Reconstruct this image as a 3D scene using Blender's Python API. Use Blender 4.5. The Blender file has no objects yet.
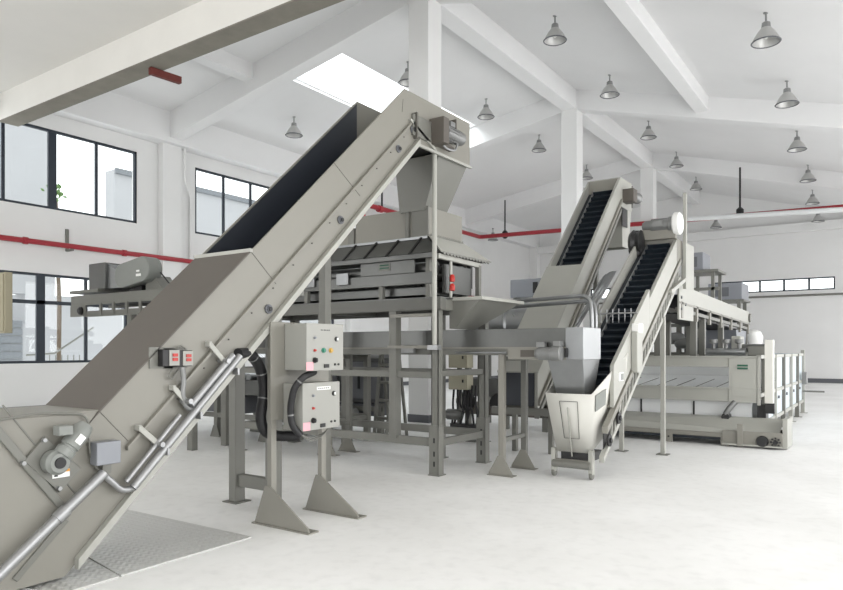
import bpy, bmesh, math, random
from mathutils import Vector, Matrix

random.seed(7)
S = bpy.context.scene
COL = S.collection

# ------------------------------------------------------------------ survey
# x = across the hall (right +), y = along the hall (away +), z = up, metres.
F, CX, HY, EYE = 678.0, 421.5, 350.0, 1.5
TH = math.radians(34.67)
CT, ST = math.cos(TH), math.sin(TH)

def ray(px, py):
    a = (px - CX) / F
    return Vector((a*CT - ST, a*ST + CT, (HY - py) / F))
def on_x(px, py, x):
    d = ray(px, py); return d * (x/d.x) + Vector((0, 0, EYE))
def on_y(px, py, y):
    d = ray(px, py); return d * (y/d.y) + Vector((0, 0, EYE))
def on_z(px, py, z):
    d = ray(px, py); return d * ((z-EYE)/d.z) + Vector((0, 0, EYE))
def yz(px, py, x):
    p = on_x(px, py, x); return (p.y, p.z)
def xz(px, py, y):
    p = on_y(px, py, y); return (p.x, p.z)

# ------------------------------------------------------------------ materials
def lin(c):
    return tuple(((v/255)/12.92 if v/255 <= .04045 else (((v/255)+.055)/1.055)**2.4) for v in c)
MATS = {}
def mat(name, rgb, rough=.5, metal=0., noise=0., scale=8., bump=0., bscale=60., spec=.5, emit=None, rvar=0.):
    if name in MATS: return MATS[name]
    m = bpy.data.materials.new(name); m.use_nodes = True
    nt = m.node_tree; N = nt.nodes; L = nt.links
    b = N['Principled BSDF']
    c = lin(rgb) + (1,)
    b.inputs['Base Color'].default_value = c
    b.inputs['Roughness'].default_value = rough
    b.inputs['Metallic'].default_value = metal
    b.inputs['Specular IOR Level'].default_value = spec
    tc = N.new('ShaderNodeTexCoord')
    if noise > 0 or rvar > 0:
        nz = N.new('ShaderNodeTexNoise'); nz.inputs['Scale'].default_value = scale
        nz.inputs['Detail'].default_value = 6; nz.inputs['Roughness'].default_value = .6
        L.new(tc.outputs['Object'], nz.inputs['Vector'])
        if noise > 0:
            r = N.new('ShaderNodeValToRGB')
            r.color_ramp.elements[0].position = .3; r.color_ramp.elements[1].position = .7
            r.color_ramp.elements[0].color = tuple(v*(1-noise) for v in c[:3]) + (1,)
            r.color_ramp.elements[1].color = tuple(min(1, v*(1+noise*.5)) for v in c[:3]) + (1,)
            L.new(nz.outputs['Fac'], r.inputs['Fac']); L.new(r.outputs['Color'], b.inputs['Base Color'])
        if rvar > 0:
            mr = N.new('ShaderNodeMapRange')
            mr.inputs['To Min'].default_value = max(.02, rough-rvar); mr.inputs['To Max'].default_value = min(1, rough+rvar)
            L.new(nz.outputs['Fac'], mr.inputs['Value']); L.new(mr.outputs['Result'], b.inputs['Roughness'])
    if bump > 0:
        n2 = N.new('ShaderNodeTexNoise'); n2.inputs['Scale'].default_value = bscale
        L.new(tc.outputs['Object'], n2.inputs['Vector'])
        bp = N.new('ShaderNodeBump'); bp.inputs['Strength'].default_value = bump; bp.inputs['Distance'].default_value = .01
        L.new(n2.outputs['Fac'], bp.inputs['Height']); L.new(bp.outputs['Normal'], b.inputs['Normal'])
    if emit:
        b.inputs['Emission Color'].default_value = lin(emit[0]) + (1,)
        b.inputs['Emission Strength'].default_value = emit[1]
    MATS[name] = m
    return m

WALL = mat('white_plaster', (230, 230, 229), .85, noise=.03, scale=.7, bump=.05, bscale=40)
CEIL = mat('white_ceiling_plaster', (231, 231, 231), .9, noise=.03, scale=.5)
SLAB = mat('warm_grey_slab_plaster', (224, 222, 217), .9, noise=.04, scale=.5)
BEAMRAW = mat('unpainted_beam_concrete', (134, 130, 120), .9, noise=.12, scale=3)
SKIRT = mat('grey_skirting_paint', (96, 98, 102), .6)
PAINT = mat('machine_grey_paint', (131, 129, 121), .42, noise=.03, scale=2.2, rvar=.06)
PAINT2 = mat('machine_pale_grey_paint', (164, 164, 157), .42, noise=.03, scale=2.2)
FRAMED = mat('dark_frame_paint', (98, 98, 93), .45, noise=.04, scale=3)
DKM = mat('dark_machine_steel', (84, 86, 86), .4, .4, noise=.15, scale=3)
BEAMW = mat('warm_white_beam_plaster', (238, 236, 231), .9, noise=.04, scale=.8)
PAINT3 = mat('machine_light_grey_paint', (212, 211, 204), .42, noise=.03, scale=2.2)
PAINTD = mat('machine_taupe', (86, 81, 75), .5, noise=.04, scale=3)
FRAME = mat('frame_grey_paint', (114, 114, 108), .45, noise=.04, scale=3)
STEEL = mat('brushed_stainless', (150, 152, 153), .3, .85, noise=.06, scale=4, rvar=.08)
STEELD = mat('dull_stainless', (106, 107, 105), .38, .75, noise=.12, scale=3, rvar=.08)
GALV = mat('galvanised_pipe', (158, 159, 160), .4, .7, noise=.05, scale=14)
ALU = mat('motor_aluminium', (130, 131, 130), .45, .4, noise=.06, scale=8)
MOTORG = mat('motor_grey_paint', (128, 131, 127), .4, noise=.04, scale=6)
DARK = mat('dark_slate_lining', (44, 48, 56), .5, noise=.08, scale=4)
BELT = mat('blue_black_belt', (30, 38, 46), .5, noise=.12, scale=6)
BLACK = mat('black_plastic', (22, 22, 23), .45)
RUBBER = mat('black_rubber_hose', (26, 26, 28), .55, bump=.3, bscale=120)
SEAM = mat('dark_seam', (88, 86, 80), .7)
BOXP = mat('pale_enclosure_paint', (150, 150, 144), .4)
BOXB = mat('blue_grey_box_paint', (134, 137, 143), .45)
BEIGE = mat('beige_cabinet_paint', (165, 161, 142), .5)
TAN = mat('tan_cabinet_paint', (150, 144, 122), .5)
RED = mat('fire_red_paint', (156, 38, 48), .4)
RUST = mat('rust_primer', (104, 44, 38), .7, noise=.15, scale=12)
WFRAME = mat('dark_window_frame', (38, 46, 56), .45)
TUB = mat('white_tub_plastic', (226, 228, 228), .45)
ICE = mat('pale_blue_panel', (196, 206, 212), .4, noise=.04, scale=5)
LAMPM = mat('lamp_aluminium', (150, 151, 150), .35, .5)
LAMPI = mat('lamp_inner_reflector', (186, 186, 184), .3, .3)
GLASSBULB = mat('bulb_white_glass', (240, 240, 236), .2)
WHITE = mat('white_label', (235, 235, 232), .5)
PINK = mat('pink_sticker', (226, 170, 178), .6)
ORANGE = mat('orange_label', (214, 150, 60), .6)
GREEN = mat('dark_green_print', (34, 86, 66), .6)
GREENB = mat('green_button', (40, 120, 96), .35)
YELB = mat('amber_button', (190, 150, 60), .35)
REDB = mat('red_button', (176, 44, 36), .35)
DGREY = mat('dark_grey_print', (70, 72, 74), .6)
FACADE = mat('neighbour_grey_render', (160, 161, 163), .8)
FACADEG = mat('neighbour_grey_cladding', (112, 116, 120), .8)
LEAF = mat('green_leaf', (96, 128, 70), .6, noise=.2, scale=20)
BARK = mat('bark', (92, 80, 66), .8)

def glass():
    m = bpy.data.materials.new('window_glass'); m.use_nodes = True
    nt = m.node_tree; N = nt.nodes; L = nt.links
    N.clear()
    o = N.new('ShaderNodeOutputMaterial'); t = N.new('ShaderNodeBsdfTransparent'); g = N.new('ShaderNodeBsdfGlossy')
    g.inputs['Roughness'].default_value = .02; t.inputs['Color'].default_value = (.94, .96, .96, 1)
    mx = N.new('ShaderNodeMixShader'); lw = N.new('ShaderNodeLayerWeight'); lw.inputs['Blend'].default_value = .5
    pw = N.new('ShaderNodeMath'); pw.operation = 'POWER'; pw.inputs[1].default_value = 5
    ml = N.new('ShaderNodeMath'); ml.operation = 'MULTIPLY_ADD'; ml.inputs[1].default_value = .25; ml.inputs[2].default_value = .03
    L.new(lw.outputs['Facing'], pw.inputs[0]); L.new(pw.outputs[0], ml.inputs[0]); L.new(ml.outputs[0], mx.inputs[0]); L.new(t.outputs[0], mx.inputs[1]); L.new(g.outputs[0], mx.inputs[2])
    L.new(mx.outputs[0], o.inputs[0]); return m
GLASS = glass()

def floor_mat():
    m = bpy.data.materials.new('pale_painted_floor'); m.use_nodes = True
    nt = m.node_tree; N = nt.nodes; L = nt.links; b = N['Principled BSDF']
    tc = N.new('ShaderNodeTexCoord')
    n1 = N.new('ShaderNodeTexNoise'); n1.inputs['Scale'].default_value = .6; n1.inputs['Detail'].default_value = 8; n1.inputs['Roughness'].default_value = .65
    n2 = N.new('ShaderNodeTexNoise'); n2.inputs['Scale'].default_value = 9; n2.inputs['Detail'].default_value = 6
    L.new(tc.outputs['Object'], n1.inputs['Vector']); L.new(tc.outputs['Object'], n2.inputs['Vector'])
    r1 = N.new('ShaderNodeValToRGB'); r1.color_ramp.elements[0].position = .3; r1.color_ramp.elements[1].position = .62
    r1.color_ramp.elements[0].color = lin((226, 226, 224)) + (1,); r1.color_ramp.elements[1].color = lin((240, 240, 239)) + (1,)
    r2 = N.new('ShaderNodeValToRGB'); r2.color_ramp.elements[0].position = .28; r2.color_ramp.elements[1].position = .5
    r2.color_ramp.elements[0].color = (.9, .9, .9, 1); r2.color_ramp.elements[1].color = (1, 1, 1, 1)
    mx = N.new('ShaderNodeMix'); mx.data_type = 'RGBA'; mx.blend_type = 'MULTIPLY'; mx.inputs[0].default_value = .6
    L.new(n1.outputs['Fac'], r1.inputs[0]); L.new(n2.outputs['Fac'], r2.inputs[0])
    L.new(r1.outputs[0], mx.inputs[6]); L.new(r2.outputs[0], mx.inputs[7]); L.new(mx.outputs[2], b.inputs['Base Color'])
    b.inputs['Roughness'].default_value = .5; b.inputs['Specular IOR Level'].default_value = .4
    return m
FLOOR = floor_mat()

def tread_mat():
    m = bpy.data.materials.new('diamond_tread_plate'); m.use_nodes = True
    nt = m.node_tree; N = nt.nodes; L = nt.links; b = N['Principled BSDF']
    b.inputs['Base Color'].default_value = lin((206, 206, 203)) + (1,); b.inputs['Metallic'].default_value = .3; b.inputs['Roughness'].default_value = .36
    tc = N.new('ShaderNodeTexCoord'); mp = N.new('ShaderNodeMapping'); mp.inputs['Rotation'].default_value = (0, 0, .785)
    L.new(tc.outputs['Object'], mp.inputs['Vector'])
    ck = N.new('ShaderNodeTexChecker'); ck.inputs['Scale'].default_value = 22
    w1 = N.new('ShaderNodeTexWave'); w1.inputs['Scale'].default_value = 6.9; w1.bands_direction = 'X'
    w2 = N.new('ShaderNodeTexWave'); w2.inputs['Scale'].default_value = 6.9; w2.bands_direction = 'Y'
    L.new(mp.outputs[0], ck.inputs['Vector']); L.new(mp.outputs[0], w1.inputs['Vector']); L.new(mp.outputs[0], w2.inputs['Vector'])
    mn = N.new('ShaderNodeMix')
    L.new(ck.outputs['Fac'], mn.inputs[0]); L.new(w1.outputs['Fac'], mn.inputs[2]); L.new(w2.outputs['Fac'], mn.inputs[3])
    bp = N.new('ShaderNodeBump'); bp.inputs['Strength'].default_value = .6; bp.inputs['Distance'].default_value = .01
    L.new(mn.outputs[0], bp.inputs['Height']); L.new(bp.outputs['Normal'], b.inputs['Normal'])
    return m
TREAD = tread_mat()

# ------------------------------------------------------------------ mesh building
class MB:
    def __init__(self): self.v = []; self.f = []
    def add(self, vs, fs):
        o = len(self.v); self.v += [Vector(p) for p in vs]; self.f += [[o+i for i in f] for f in fs]; return self
    def box(self, x0, x1, y0, y1, z0, z1):
        if x0 > x1: x0, x1 = x1, x0
        if y0 > y1: y0, y1 = y1, y0
        if z0 > z1: z0, z1 = z1, z0
        return self.add([(x0,y0,z0),(x1,y0,z0),(x1,y1,z0),(x0,y1,z0),(x0,y0,z1),(x1,y0,z1),(x1,y1,z1),(x0,y1,z1)],
            [(0,3,2,1),(4,5,6,7),(0,1,5,4),(1,2,6,5),(2,3,7,6),(3,0,4,7)])
    def prism(self, poly, axis, a, b):
        n = len(poly)
        def mk(p, t): return {'x': (t, p[0], p[1]), 'y': (p[0], t, p[1]), 'z': (p[0], p[1], t)}[axis]
        vs = [mk(p, a) for p in poly] + [mk(p, b) for p in poly]
        fs = [list(range(n))[::-1], list(range(n, 2*n))] + [[i, (i+1) % n, n+(i+1) % n, n+i] for i in range(n)]
        return self.add(vs, fs)
    def loft(self, low, high):
        n = len(low)
        return self.add(list(low)+list(high), [list(range(n))[::-1], list(range(n, 2*n))] + [[i, (i+1) % n, n+(i+1) % n, n+i] for i in range(n)])
    def shell(self, low, high, t=.008):
        """open sheet funnel between two rectangles (x0,x1,y0,y1,z)"""
        def rc(r, d): x0, x1, y0, y1, z = r; return [(x0+d,y0+d,z),(x1-d,y0+d,z),(x1-d,y1-d,z),(x0+d,y1-d,z)]
        vs = rc(low, 0)+rc(high, 0)+rc(low, t)+rc(high, t); fs = []
        for i in range(4):
            j = (i+1) % 4
            fs += [[i, j, 4+j, 4+i], [8+j, 8+i, 12+i, 12+j], [4+i, 4+j, 12+j, 12+i], [j, i, 8+i, 8+j]]
        return self.add(vs, fs)
    def bar(self, p, q, w, h, up=(0,0,1)):
        p, q, up = Vector(p), Vector(q), Vector(up); d = (q-p).normalized()
        s = d.cross(up)
        if s.length < 1e-4: s = d.cross(Vector((0,1,0)))
        s.normalize(); u = s.cross(d); s = s*w/2; u = u*h/2
        return self.add([p-s-u,p+s-u,p+s+u,p-s+u,q-s-u,q+s-u,q+s+u,q-s+u],
            [(0,1,2,3),(7,6,5,4),(0,4,5,1),(1,5,6,2),(2,6,7,3),(3,7,4,0)])
    def rings(self, rings, caps=True):
        n = len(rings[0]); o = []; fs = []
        for r in rings: o += list(r)
        for k in range(len(rings)-1):
            for i in range(n):
                j = (i+1) % n; fs.append([k*n+i, k*n+j, (k+1)*n+j, (k+1)*n+i])
        if caps: fs += [list(range(n))[::-1], [(len(rings)-1)*n+i for i in range(n)]]
        return self.add(o, fs)
    def cyl(self, p, q, r, r2=None, n=16, caps=True):
        return self.lathe(p, q, [(0, r), (1, r if r2 is None else r2)], n, caps)
    def lathe(self, p, q, prof, n=20, caps=True):
        """profile of (fraction along p->q, radius)"""
        p, q = Vector(p), Vector(q); d = q-p; dn = d.normalized()
        s = dn.orthogonal().normalized(); t = dn.cross(s)
        return self.rings([[p+d*k+(s*math.cos(2*math.pi*i/n)+t*math.sin(2*math.pi*i/n))*r for i in range(n)] for k, r in prof], caps)
    def tube(self, pts, r, n=10, fillet=0., caps=True):
        pts = [Vector(p) for p in pts]
        if fillet:
            out = [pts[0]]
            for i in range(1, len(pts)-1):
                a, b, c = pts[i-1], pts[i], pts[i+1]
                f = min(fillet, (a-b).length*.45, (c-b).length*.45)
                p0 = b+(a-b).normalized()*f; p2 = b+(c-b).normalized()*f
                for k in range(7):
                    t = k/6; out.append(p0*(1-t)**2+b*2*t*(1-t)+p2*t*t)
            out.append(pts[-1]); pts = out
        s = None; R = []
        for i, p in enumerate(pts):
            d = (pts[min(i+1, len(pts)-1)]-pts[max(i-1, 0)]).normalized()
            s = d.orthogonal() if s is None else s-d*s.dot(d)
            s.normalize(); t = d.cross(s)
            R.append([p+(s*math.cos(2*math.pi*k/n)+t*math.sin(2*math.pi*k/n))*r for k in range(n)])
        return self.rings(R, caps)
    def build(self, name, m, parent=None, bevel=0., label=None):
        org = parent['_w'] if parent is not None and '_w' in parent else (0,0,0)
        org = Vector(org)
        if parent is None and self.v:
            lo = Vector([min(p[k] for p in self.v) for k in range(3)]); hi = Vector([max(p[k] for p in self.v) for k in range(3)])
            org = Vector(((lo.x+hi.x)/2, (lo.y+hi.y)/2, lo.z))
        me = bpy.data.meshes.new(name)
        me.from_pydata([tuple(p-org) for p in self.v], [], self.f)
        bm = bmesh.new(); bm.from_mesh(me); bmesh.ops.recalc_face_normals(bm, faces=bm.faces)
        for f in bm.faces: f.smooth = True
        bm.to_mesh(me); bm.free()
        me.set_sharp_from_angle(angle=math.radians(38))
        me.materials.append(m)
        o = bpy.data.objects.new(name, me); COL.objects.link(o)
        o['_w'] = list(org)
        if parent is None: o.location = org
        else: o.parent = parent
        if bevel:
            b = o.modifiers.new('edge', 'BEVEL'); b.width = bevel; b.segments = 2; b.limit_method = 'ANGLE'; b.angle_limit = math.radians(40)
        if label: o['label'] = label
        return o

def thing(name, label, cat, loc, group=None):
    o = bpy.data.objects.new(name, None); COL.objects.link(o); o.location = loc; o.empty_display_size = .1
    o['_w'] = list(loc); o['label'] = label; o['category'] = cat
    if group: o['group'] = group
    return o
def tag(o, label, cat, group=None, kind=None):
    o['label'] = label; o['category'] = cat
    if group: o['group'] = group
    if kind: o['kind'] = kind
    return o
def struct(name, mb, m, label, cat, bevel=0.):
    o = mb.build(name, m, None, bevel); o['kind'] = 'structure'; o['label'] = label; o['category'] = cat
    return o
def dup(root, loc, label):
    r = root.copy(); COL.objects.link(r); r.location = loc; r['label'] = label
    for ch in root.children:
        c = ch.copy(); COL.objects.link(c); c.parent = r
        for g in ch.children:
            d = g.copy(); COL.objects.link(d); d.parent = c
    return r

# ================================================================== SETTING
XW, XC, XR, YB = -16.95, -8.05, 4.0, 35.8          # left wall, column row, right wall, back wall
COLY = (11.77, 19.77, 27.77)
APEX, SL, SR = 9.45, .152, .27
def roof(x): return APEX + SL*(x-XC) if x < XC else APEX - SR*(x-XC)

struct('floor', MB().box(XW-.2, 14, -12, YB+.2, -.2, 0), FLOOR, 'pale painted concrete floor of the factory hall', 'floor')

# ceilings: left slope with the skylight hole, right slope, low slab near the camera
YS = 7.75
def roof_pt(px, py):
    d = ray(px, py)
    # left slope plane: z = APEX + SL*(x-XC)
    t = (APEX - SL*XC - EYE) / (d.z - SL*d.x)
    p = d*t + Vector((0,0,EYE))
    if p.x > XC:
        t = (APEX + SR*XC - EYE) / (d.z + SR*d.x); p = d*t + Vector((0,0,EYE))
    return p
sk = [roof_pt(289, 83), roof_pt(340, 52), roof_pt(500, 140), roof_pt(468, 155)]
SX0, SX1 = -12.35, -10.05
SY0, SY1 = 12.3, 19.3
SX0 = (sk[0].x+sk[3].x)/2; SX1 = (sk[1].x+sk[2].x)/2; SX0, SX1, SY0, SY1 = -13.1, -11.33, 12.86, 19.5
def slab(mb, x0, x1, y0, y1, t=.18):
    return mb.add([(x0,y0,roof(x0)),(x1,y0,roof(x1) if x1 != XC else APEX),(x1,y1,roof(x1)),(x0,y1,roof(x0)),
                   (x0,y0,roof(x0)+t),(x1,y0,roof(x1)+t),(x1,y1,roof(x1)+t),(x0,y1,roof(x0)+t)],
                  [(0,3,2,1),(4,5,6,7),(0,1,5,4),(1,2,6,5),(2,3,7,6),(3,0,4,7)])
m = MB()
slab(m, XW-.2, SX0, YS, YB+.2); slab(m, SX1, XC, YS, YB+.2); slab(m, SX0, SX1, YS, SY0); slab(m, SX0, SX1, SY1, YB+.2)
slab(m, XC, XR+.2, YS, YB+.2)
struct('ceiling', m, CEIL, 'white pitched roof underside of the hall with a skylight opening', 'ceiling')
struct('ceiling.001', MB().box(XW-.2, XR+.2, -4, 7.35, 7.42, 7.7), SLAB, 'flat grey ceiling slab at the top left corner', 'ceiling')

# walls with openings: list of (a0,a1,z0,z1)
def wall_boxes(mb, a0, a1, z0, z1, holes, put):
    ca = sorted(set([a0, a1] + [h[0] for h in holes] + [h[1] for h in holes]))
    cz = sorted(set([z0, z1] + [h[2] for h in holes] + [h[3] for h in holes]))
    for i in range(len(ca)-1):
        for j in range(len(cz)-1):
            am, zm = (ca[i]+ca[i+1])/2, (cz[j]+cz[j+1])/2
            if any(h[0] < am < h[1] and h[2] < zm < h[3] for h in holes): continue
            put(ca[i], ca[i+1], cz[j], cz[j+1])
LW = []   # left wall windows
for k in range(2):
    yc = COLY[0]-8+8*k
    y0, y1 = yc+.94, yc+8-.94
    LW.append((y0, y1, 4.96, 6.92, 'upper'))
    LW.append((y0, y1 - (.28 if k == 0 else 0), 1.18, 3.36, 'lower'))
m = MB()
wall_boxes(m, -4, YB+.2, 0, 8.3, LW, lambda a, b, c, d: m.box(XW-.24, XW, a, b, c, d))
struct('wall_left', m, WALL, 'long white side wall with two rows of dark framed windows', 'wall')
BW = [(-13.5, -9.2, 4.25, 4.83), (*sorted((on_y(714, 280, YB).x, on_y(835, 278, YB).x)), 4.25, 4.83)]
m = MB()
wall_boxes(m, XW-.24, XR+.24, 0, 9.6, BW, lambda a, b, c, d: m.box(a, b, YB, YB+.24, c, d))
struct('wall_back', m, WALL, 'white end wall of the hall with a strip window', 'wall')
RW = [(k, k+6.4, 0, 5.2) for k in (-2., 5.6, 13.2, 20.8, 28.4)]
m = MB()
wall_boxes(m, -4, YB+.2, 0, 7.6, RW, lambda a, b, c, d: m.box(XR, XR+.24, a, b, c, d))
struct('wall_right', m, WALL, 'white side wall with wide open loading doorways', 'wall')
m = MB()
NW = [(-14.5, -8.5, .0, 5.2), (-6.5, -.5, 0, 5.2)]  # unseen doorways, added so fill light enters from behind the camera
wall_boxes(m, XW-.24, XR+.24, 0, 7.7, NW, lambda a, b, c, d: m.box(a, b, -4.24, -4, c, d))
struct('wall_near', m, WALL, 'white wall behind the camera', 'wall')
struct('baseboard_left', MB().box(XW, XW+.02, -4, YB, 0, .16), SKIRT, 'grey skirting along the window wall', 'baseboard')
struct('baseboard_back', MB().box(XW, XR, YB-.02, YB, 0, .2), SKIRT, 'grey skirting along the end wall', 'baseboard')

# beams, columns
tn = [0]
def trim(mb, m, label, cat='beam', bevel=.01):
    tn[0] += 1; return struct('trim_%d' % tn[0], mb, m, label, cat, bevel)
W = .5
ORD = ('nearest the camera', 'second from the camera', 'farthest from the camera')
for i, y in enumerate(COLY):
    trim(MB().box(XC-W/2, XC+W/2, y-W/2, y+W/2, 0, 8.85), WALL, 'white square ridge column, ' + ORD[i], 'column')
    trim(MB().box(XC-W/2-.015, XC+W/2+.015, y-W/2-.015, y+W/2+.015, 0, .16), SKIRT, 'grey skirting round the ridge column, ' + ORD[i], 'skirting', 0)
    # pilaster on the window wall
    trim(MB().box(XW, XW+.24, y-.3, y+.3, 0, 7.9), WALL, 'white wall pilaster between windows, ' + ORD[i], 'pilaster')
    # left rafter (haunched) and right rafter
    m = MB(); hw = .2
    m.prism([(XW+.2, 7.4), (XC-.2, 8.8), (XC-.2, roof(XC-.2)+.05), (XW+.2, roof(XW+.2)+.05)], 'y', y-hw, y+hw)
    trim(m, CEIL, 'white sloping roof beam left of the ridge column, ' + ORD[i])
    m = MB()
    m.prism([(XC+.2, 8.80), (XR, 8.80-SR*(XR-XC-.2)), (XR, roof(XR)+.05), (XC+.2, roof(XC+.2)+.05)], 'y', y-hw, y+hw)
    trim(m, CEIL, 'white sloping roof beam right of the ridge column, ' + ORD[i])
trim(MB().box(XC-.22, XC+.22, YS, YB, 8.82, 9.5), CEIL, 'white ridge beam running over the column row')
def purlin(x, d, y0, y1, label):
    trim(MB().box(x-.17, x+.17, y0, y1, roof(x)-d, roof(x)+.05), CEIL, label)
purlin(-4.23, .42, YS, COLY[1], 'white longitudinal roof beam on the right slope')
purlin(-13.3, .36, YS, 11.77, 'white longitudinal roof beam between the deep beam and the first sloping beam')
trim(MB().box(XW, XW+.42, YS, YB, 7.3, 8.25), CEIL, 'white eaves beam along the top of the window wall')
trim(MB().box(XW, XR, YB-.3, YB, 6.95, 7.35), WALL, 'white beam across the end wall')
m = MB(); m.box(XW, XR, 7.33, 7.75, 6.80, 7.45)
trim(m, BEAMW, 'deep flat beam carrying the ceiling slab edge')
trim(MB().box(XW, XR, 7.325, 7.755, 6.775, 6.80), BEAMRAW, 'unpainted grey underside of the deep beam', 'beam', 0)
m = MB().box(XW, XR, YS-.02, YS+.1, 7.4, 9.6); trim(m, SLAB, 'gable infill above the deep beam', 'wall', 0)
# corner pilaster and wall conduits
trim(MB().box(-16.95, -16.5, YB-.45, YB, 0, 7.6), WALL, 'white corner pilaster at the end wall', 'pilaster')
p0 = XW+.06
trim(MB().tube([(p0+.22, 12.15, 7.4), (p0+.22, 12.15, 6.35), (p0, 12.5, 6.0), (p0, 12.5, 0.1)], .035, 8, .1), WALL, 'white drain pipe beside the wall pilaster', 'pipe', 0)

# windows
wn = [0]
def window_y(x, y0, y1, z0, z1, muls, trans=(), heavy=(), label=''):
    wn[0] += 1
    t = thing('window_%d' % wn[0], label, 'window', (x, (y0+y1)/2, z0)); t['kind'] = 'structure'
    f = MB(); w = .06
    f.box(x-.1, x-.02, y0, y1, z0, z0+w); f.box(x-.1, x-.02, y0, y1, z1-w, z1)
    f.box(x-.1, x-.02, y0, y0+w, z0, z1); f.box(x-.1, x-.02, y1-w, y1, z0, z1)
    f.build('window_frame', WFRAME, t)
    for y in muls:
        h = .1 if y in heavy else .035
        MB().box(x-.09, x-.03, y-h, y+h, z0+w, z1-w).build('mullion', WFRAME, t)
    for z in trans:
        MB().box(x-.09, x-.03, y0+w, y1-w, z-.045, z+.045).build('transom', WFRAME, t)
    ed = [y0]+list(muls)+[y1]
    for a, b in zip(ed[:-1], ed[1:]):
        MB().box(x-.062, x-.056, a+.03, b-.03, z0+.03, z1-.03).build('pane', GLASS, t)
for k, (y0, y1, z0, z1, kind) in enumerate(LW):
    n = max(2, round((y1-y0)/1.12)); mu = [y1-1.13*(i+1) for i in range(n-1)] if k < 2 else [y0+1.08*(i+1) for i in range(n-1)]
    mu = sorted(v for v in mu if y0+.3 < v < y1-.3)
    hv = [mu[-2]] if len(mu) > 2 and k < 2 else []
    bay = ['nearest the camera', 'second from the camera', 'third from the camera', 'fourth from the camera', 'fifth from the camera'][k//2]
    window_y(XW, y0, y1, z0, z1, mu, [2.66] if kind == 'lower' else [], hv, 'dark framed %s row window in the left wall, %s' % (kind, bay))
def window_x(y, x0, x1, z0, z1, n, label):
    wn[0] += 1
    t = thing('window_%d' % wn[0], label, 'window', ((x0+x1)/2, y, z0)); t['kind'] = 'structure'
    f = MB(); w = .06
    f.box(x0, x1, y+.02, y+.1, z0, z0+w); f.box(x0, x1, y+.02, y+.1, z1-w, z1); f.box(x0, x0+w, y+.02, y+.1, z0, z1); f.box(x1-w, x1, y+.02, y+.1, z0, z1)
    f.build('window_frame', WFRAME, t)
    for i in range(n):
        a, b = x0+(x1-x0)*i/n, x0+(x1-x0)*(i+1)/n
        if i: MB().box(a-.045, a+.045, y+.03, y+.09, z0+w, z1-w).build('mullion', WFRAME, t)
        MB().box(a+.04, b-.04, y+.055, y+.06, z0+.04, z1-.04).build('pane', GLASS, t)
window_x(YB, BW[0][0], BW[0][1], 4.25, 4.83, 4, 'strip window in the end wall seen left of the inclined elevators')
window_x(YB, BW[1][0], BW[1][1], 4.25, 4.83, 5, 'strip window in the end wall at the far right')
# skylight glazing
wn[0] += 1
t = thing('window_%d' % wn[0], 'large white skylight in the left roof slope', 'skylight', ((SX0+SX1)/2, (SY0+SY1)/2, roof(SX0))); t['kind'] = 'structure'
m = MB(); e = .12
m.add([(SX0,SY0,roof(SX0)+e),(SX1,SY0,roof(SX1)+e),(SX1,SY1,roof(SX1)+e),(SX0,SY1,roof(SX0)+e),
       (SX0,SY0,roof(SX0)+e+.01),(SX1,SY0,roof(SX1)+e+.01),(SX1,SY1,roof(SX1)+e+.01),(SX0,SY1,roof(SX0)+e+.01)],
      [(0,3,2,1),(4,5,6,7),(0,1,5,4),(1,2,6,5),(2,3,7,6),(3,0,4,7)])
m.build('pane', GLASS, t)
m = MB()
for a, b in (((SX0,SY0),(SX0,SY1)), ((SX1,SY0),(SX1,SY1)), ((SX0,SY0),(SX1,SY0)), ((SX0,SY1),(SX1,SY1))):
    m.bar((a[0],a[1],roof(a[0])+.13), (b[0],b[1],roof(b[0])+.13), .06, .1)
m.build('window_frame', CEIL, t)

# outside the windows: neighbouring white building, stair rail, a tree
t = thing('neighbouring_building', 'white neighbouring building seen through the left windows', 'building', (-24, 12, 0))
MB().box(-26, -24, 11.2, 40, -1, 3.4).box(-26, -24, 8.9, 11.2, -1, 2.4).build('wall', FACADE, t)
m = MB()
for k in range(12): m.box(-24.0, -23.96, 10.4, 11.1, -.6+k*.26, -.6+k*.26+.22)
m.build('cladding', FACADEG, t)
MB().box(-26, -23.7, 2, 8.6, -1, 2.6).build('annex', FACADE, t)
MB().box(-24.6, -24.0, 5, 12.2, 3.4, 10.5).build('upper_storey', FACADE, t)
MB().box(-24.6, -24.0, 14.4, 34, 3.4, 8.3).build('upper_storey', FACADE, t)
MB().box(-24.0, -23.9, 14.4, 34, 8.15, 8.35).build('coping', FACADEG, t)
t = thing('stair_railing', 'grey outdoor stair railing seen through the lower left window', 'railing', (-20.5, 10.6, 0))
m = MB()
for k in range(9): m.cyl((-20.5, 9.9+k*.18, 0), (-20.5, 9.9+k*.18, 1.35), .015, n=6)
m.build('baluster_row', FRAME, t)
MB().tube([(-20.5, 9.6, 1.35), (-20.5, 10.4, 1.4), (-20.5, 11.6, 2.2)], .03, 8).build('handrail', FRAME, t)
t = thing('small_tree', 'small green tree outside the upper left window', 'tree', (-23.4, 10.5, 0))
MB().tube([(-22.6, 11.6, 0), (-22.55, 11.6, 3), (-22.6, 11.5, 6.5)], .07, 8).build('trunk', BARK, t)
m = MB()
for k in range(60):
    c = Vector((-22.6+random.gauss(0, .12), 11.5+random.gauss(0, .12), 6.7+random.gauss(0, .13)))
    a = Vector((random.gauss(0,1), random.gauss(0,1), random.gauss(0,1))).normalized()*.08
    b = a.orthogonal().normalized()*.05
    m.add([c-a, c+b, c+a, c-b], [(0,1,2,3)])
m.build('foliage', LEAF, t)

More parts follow.
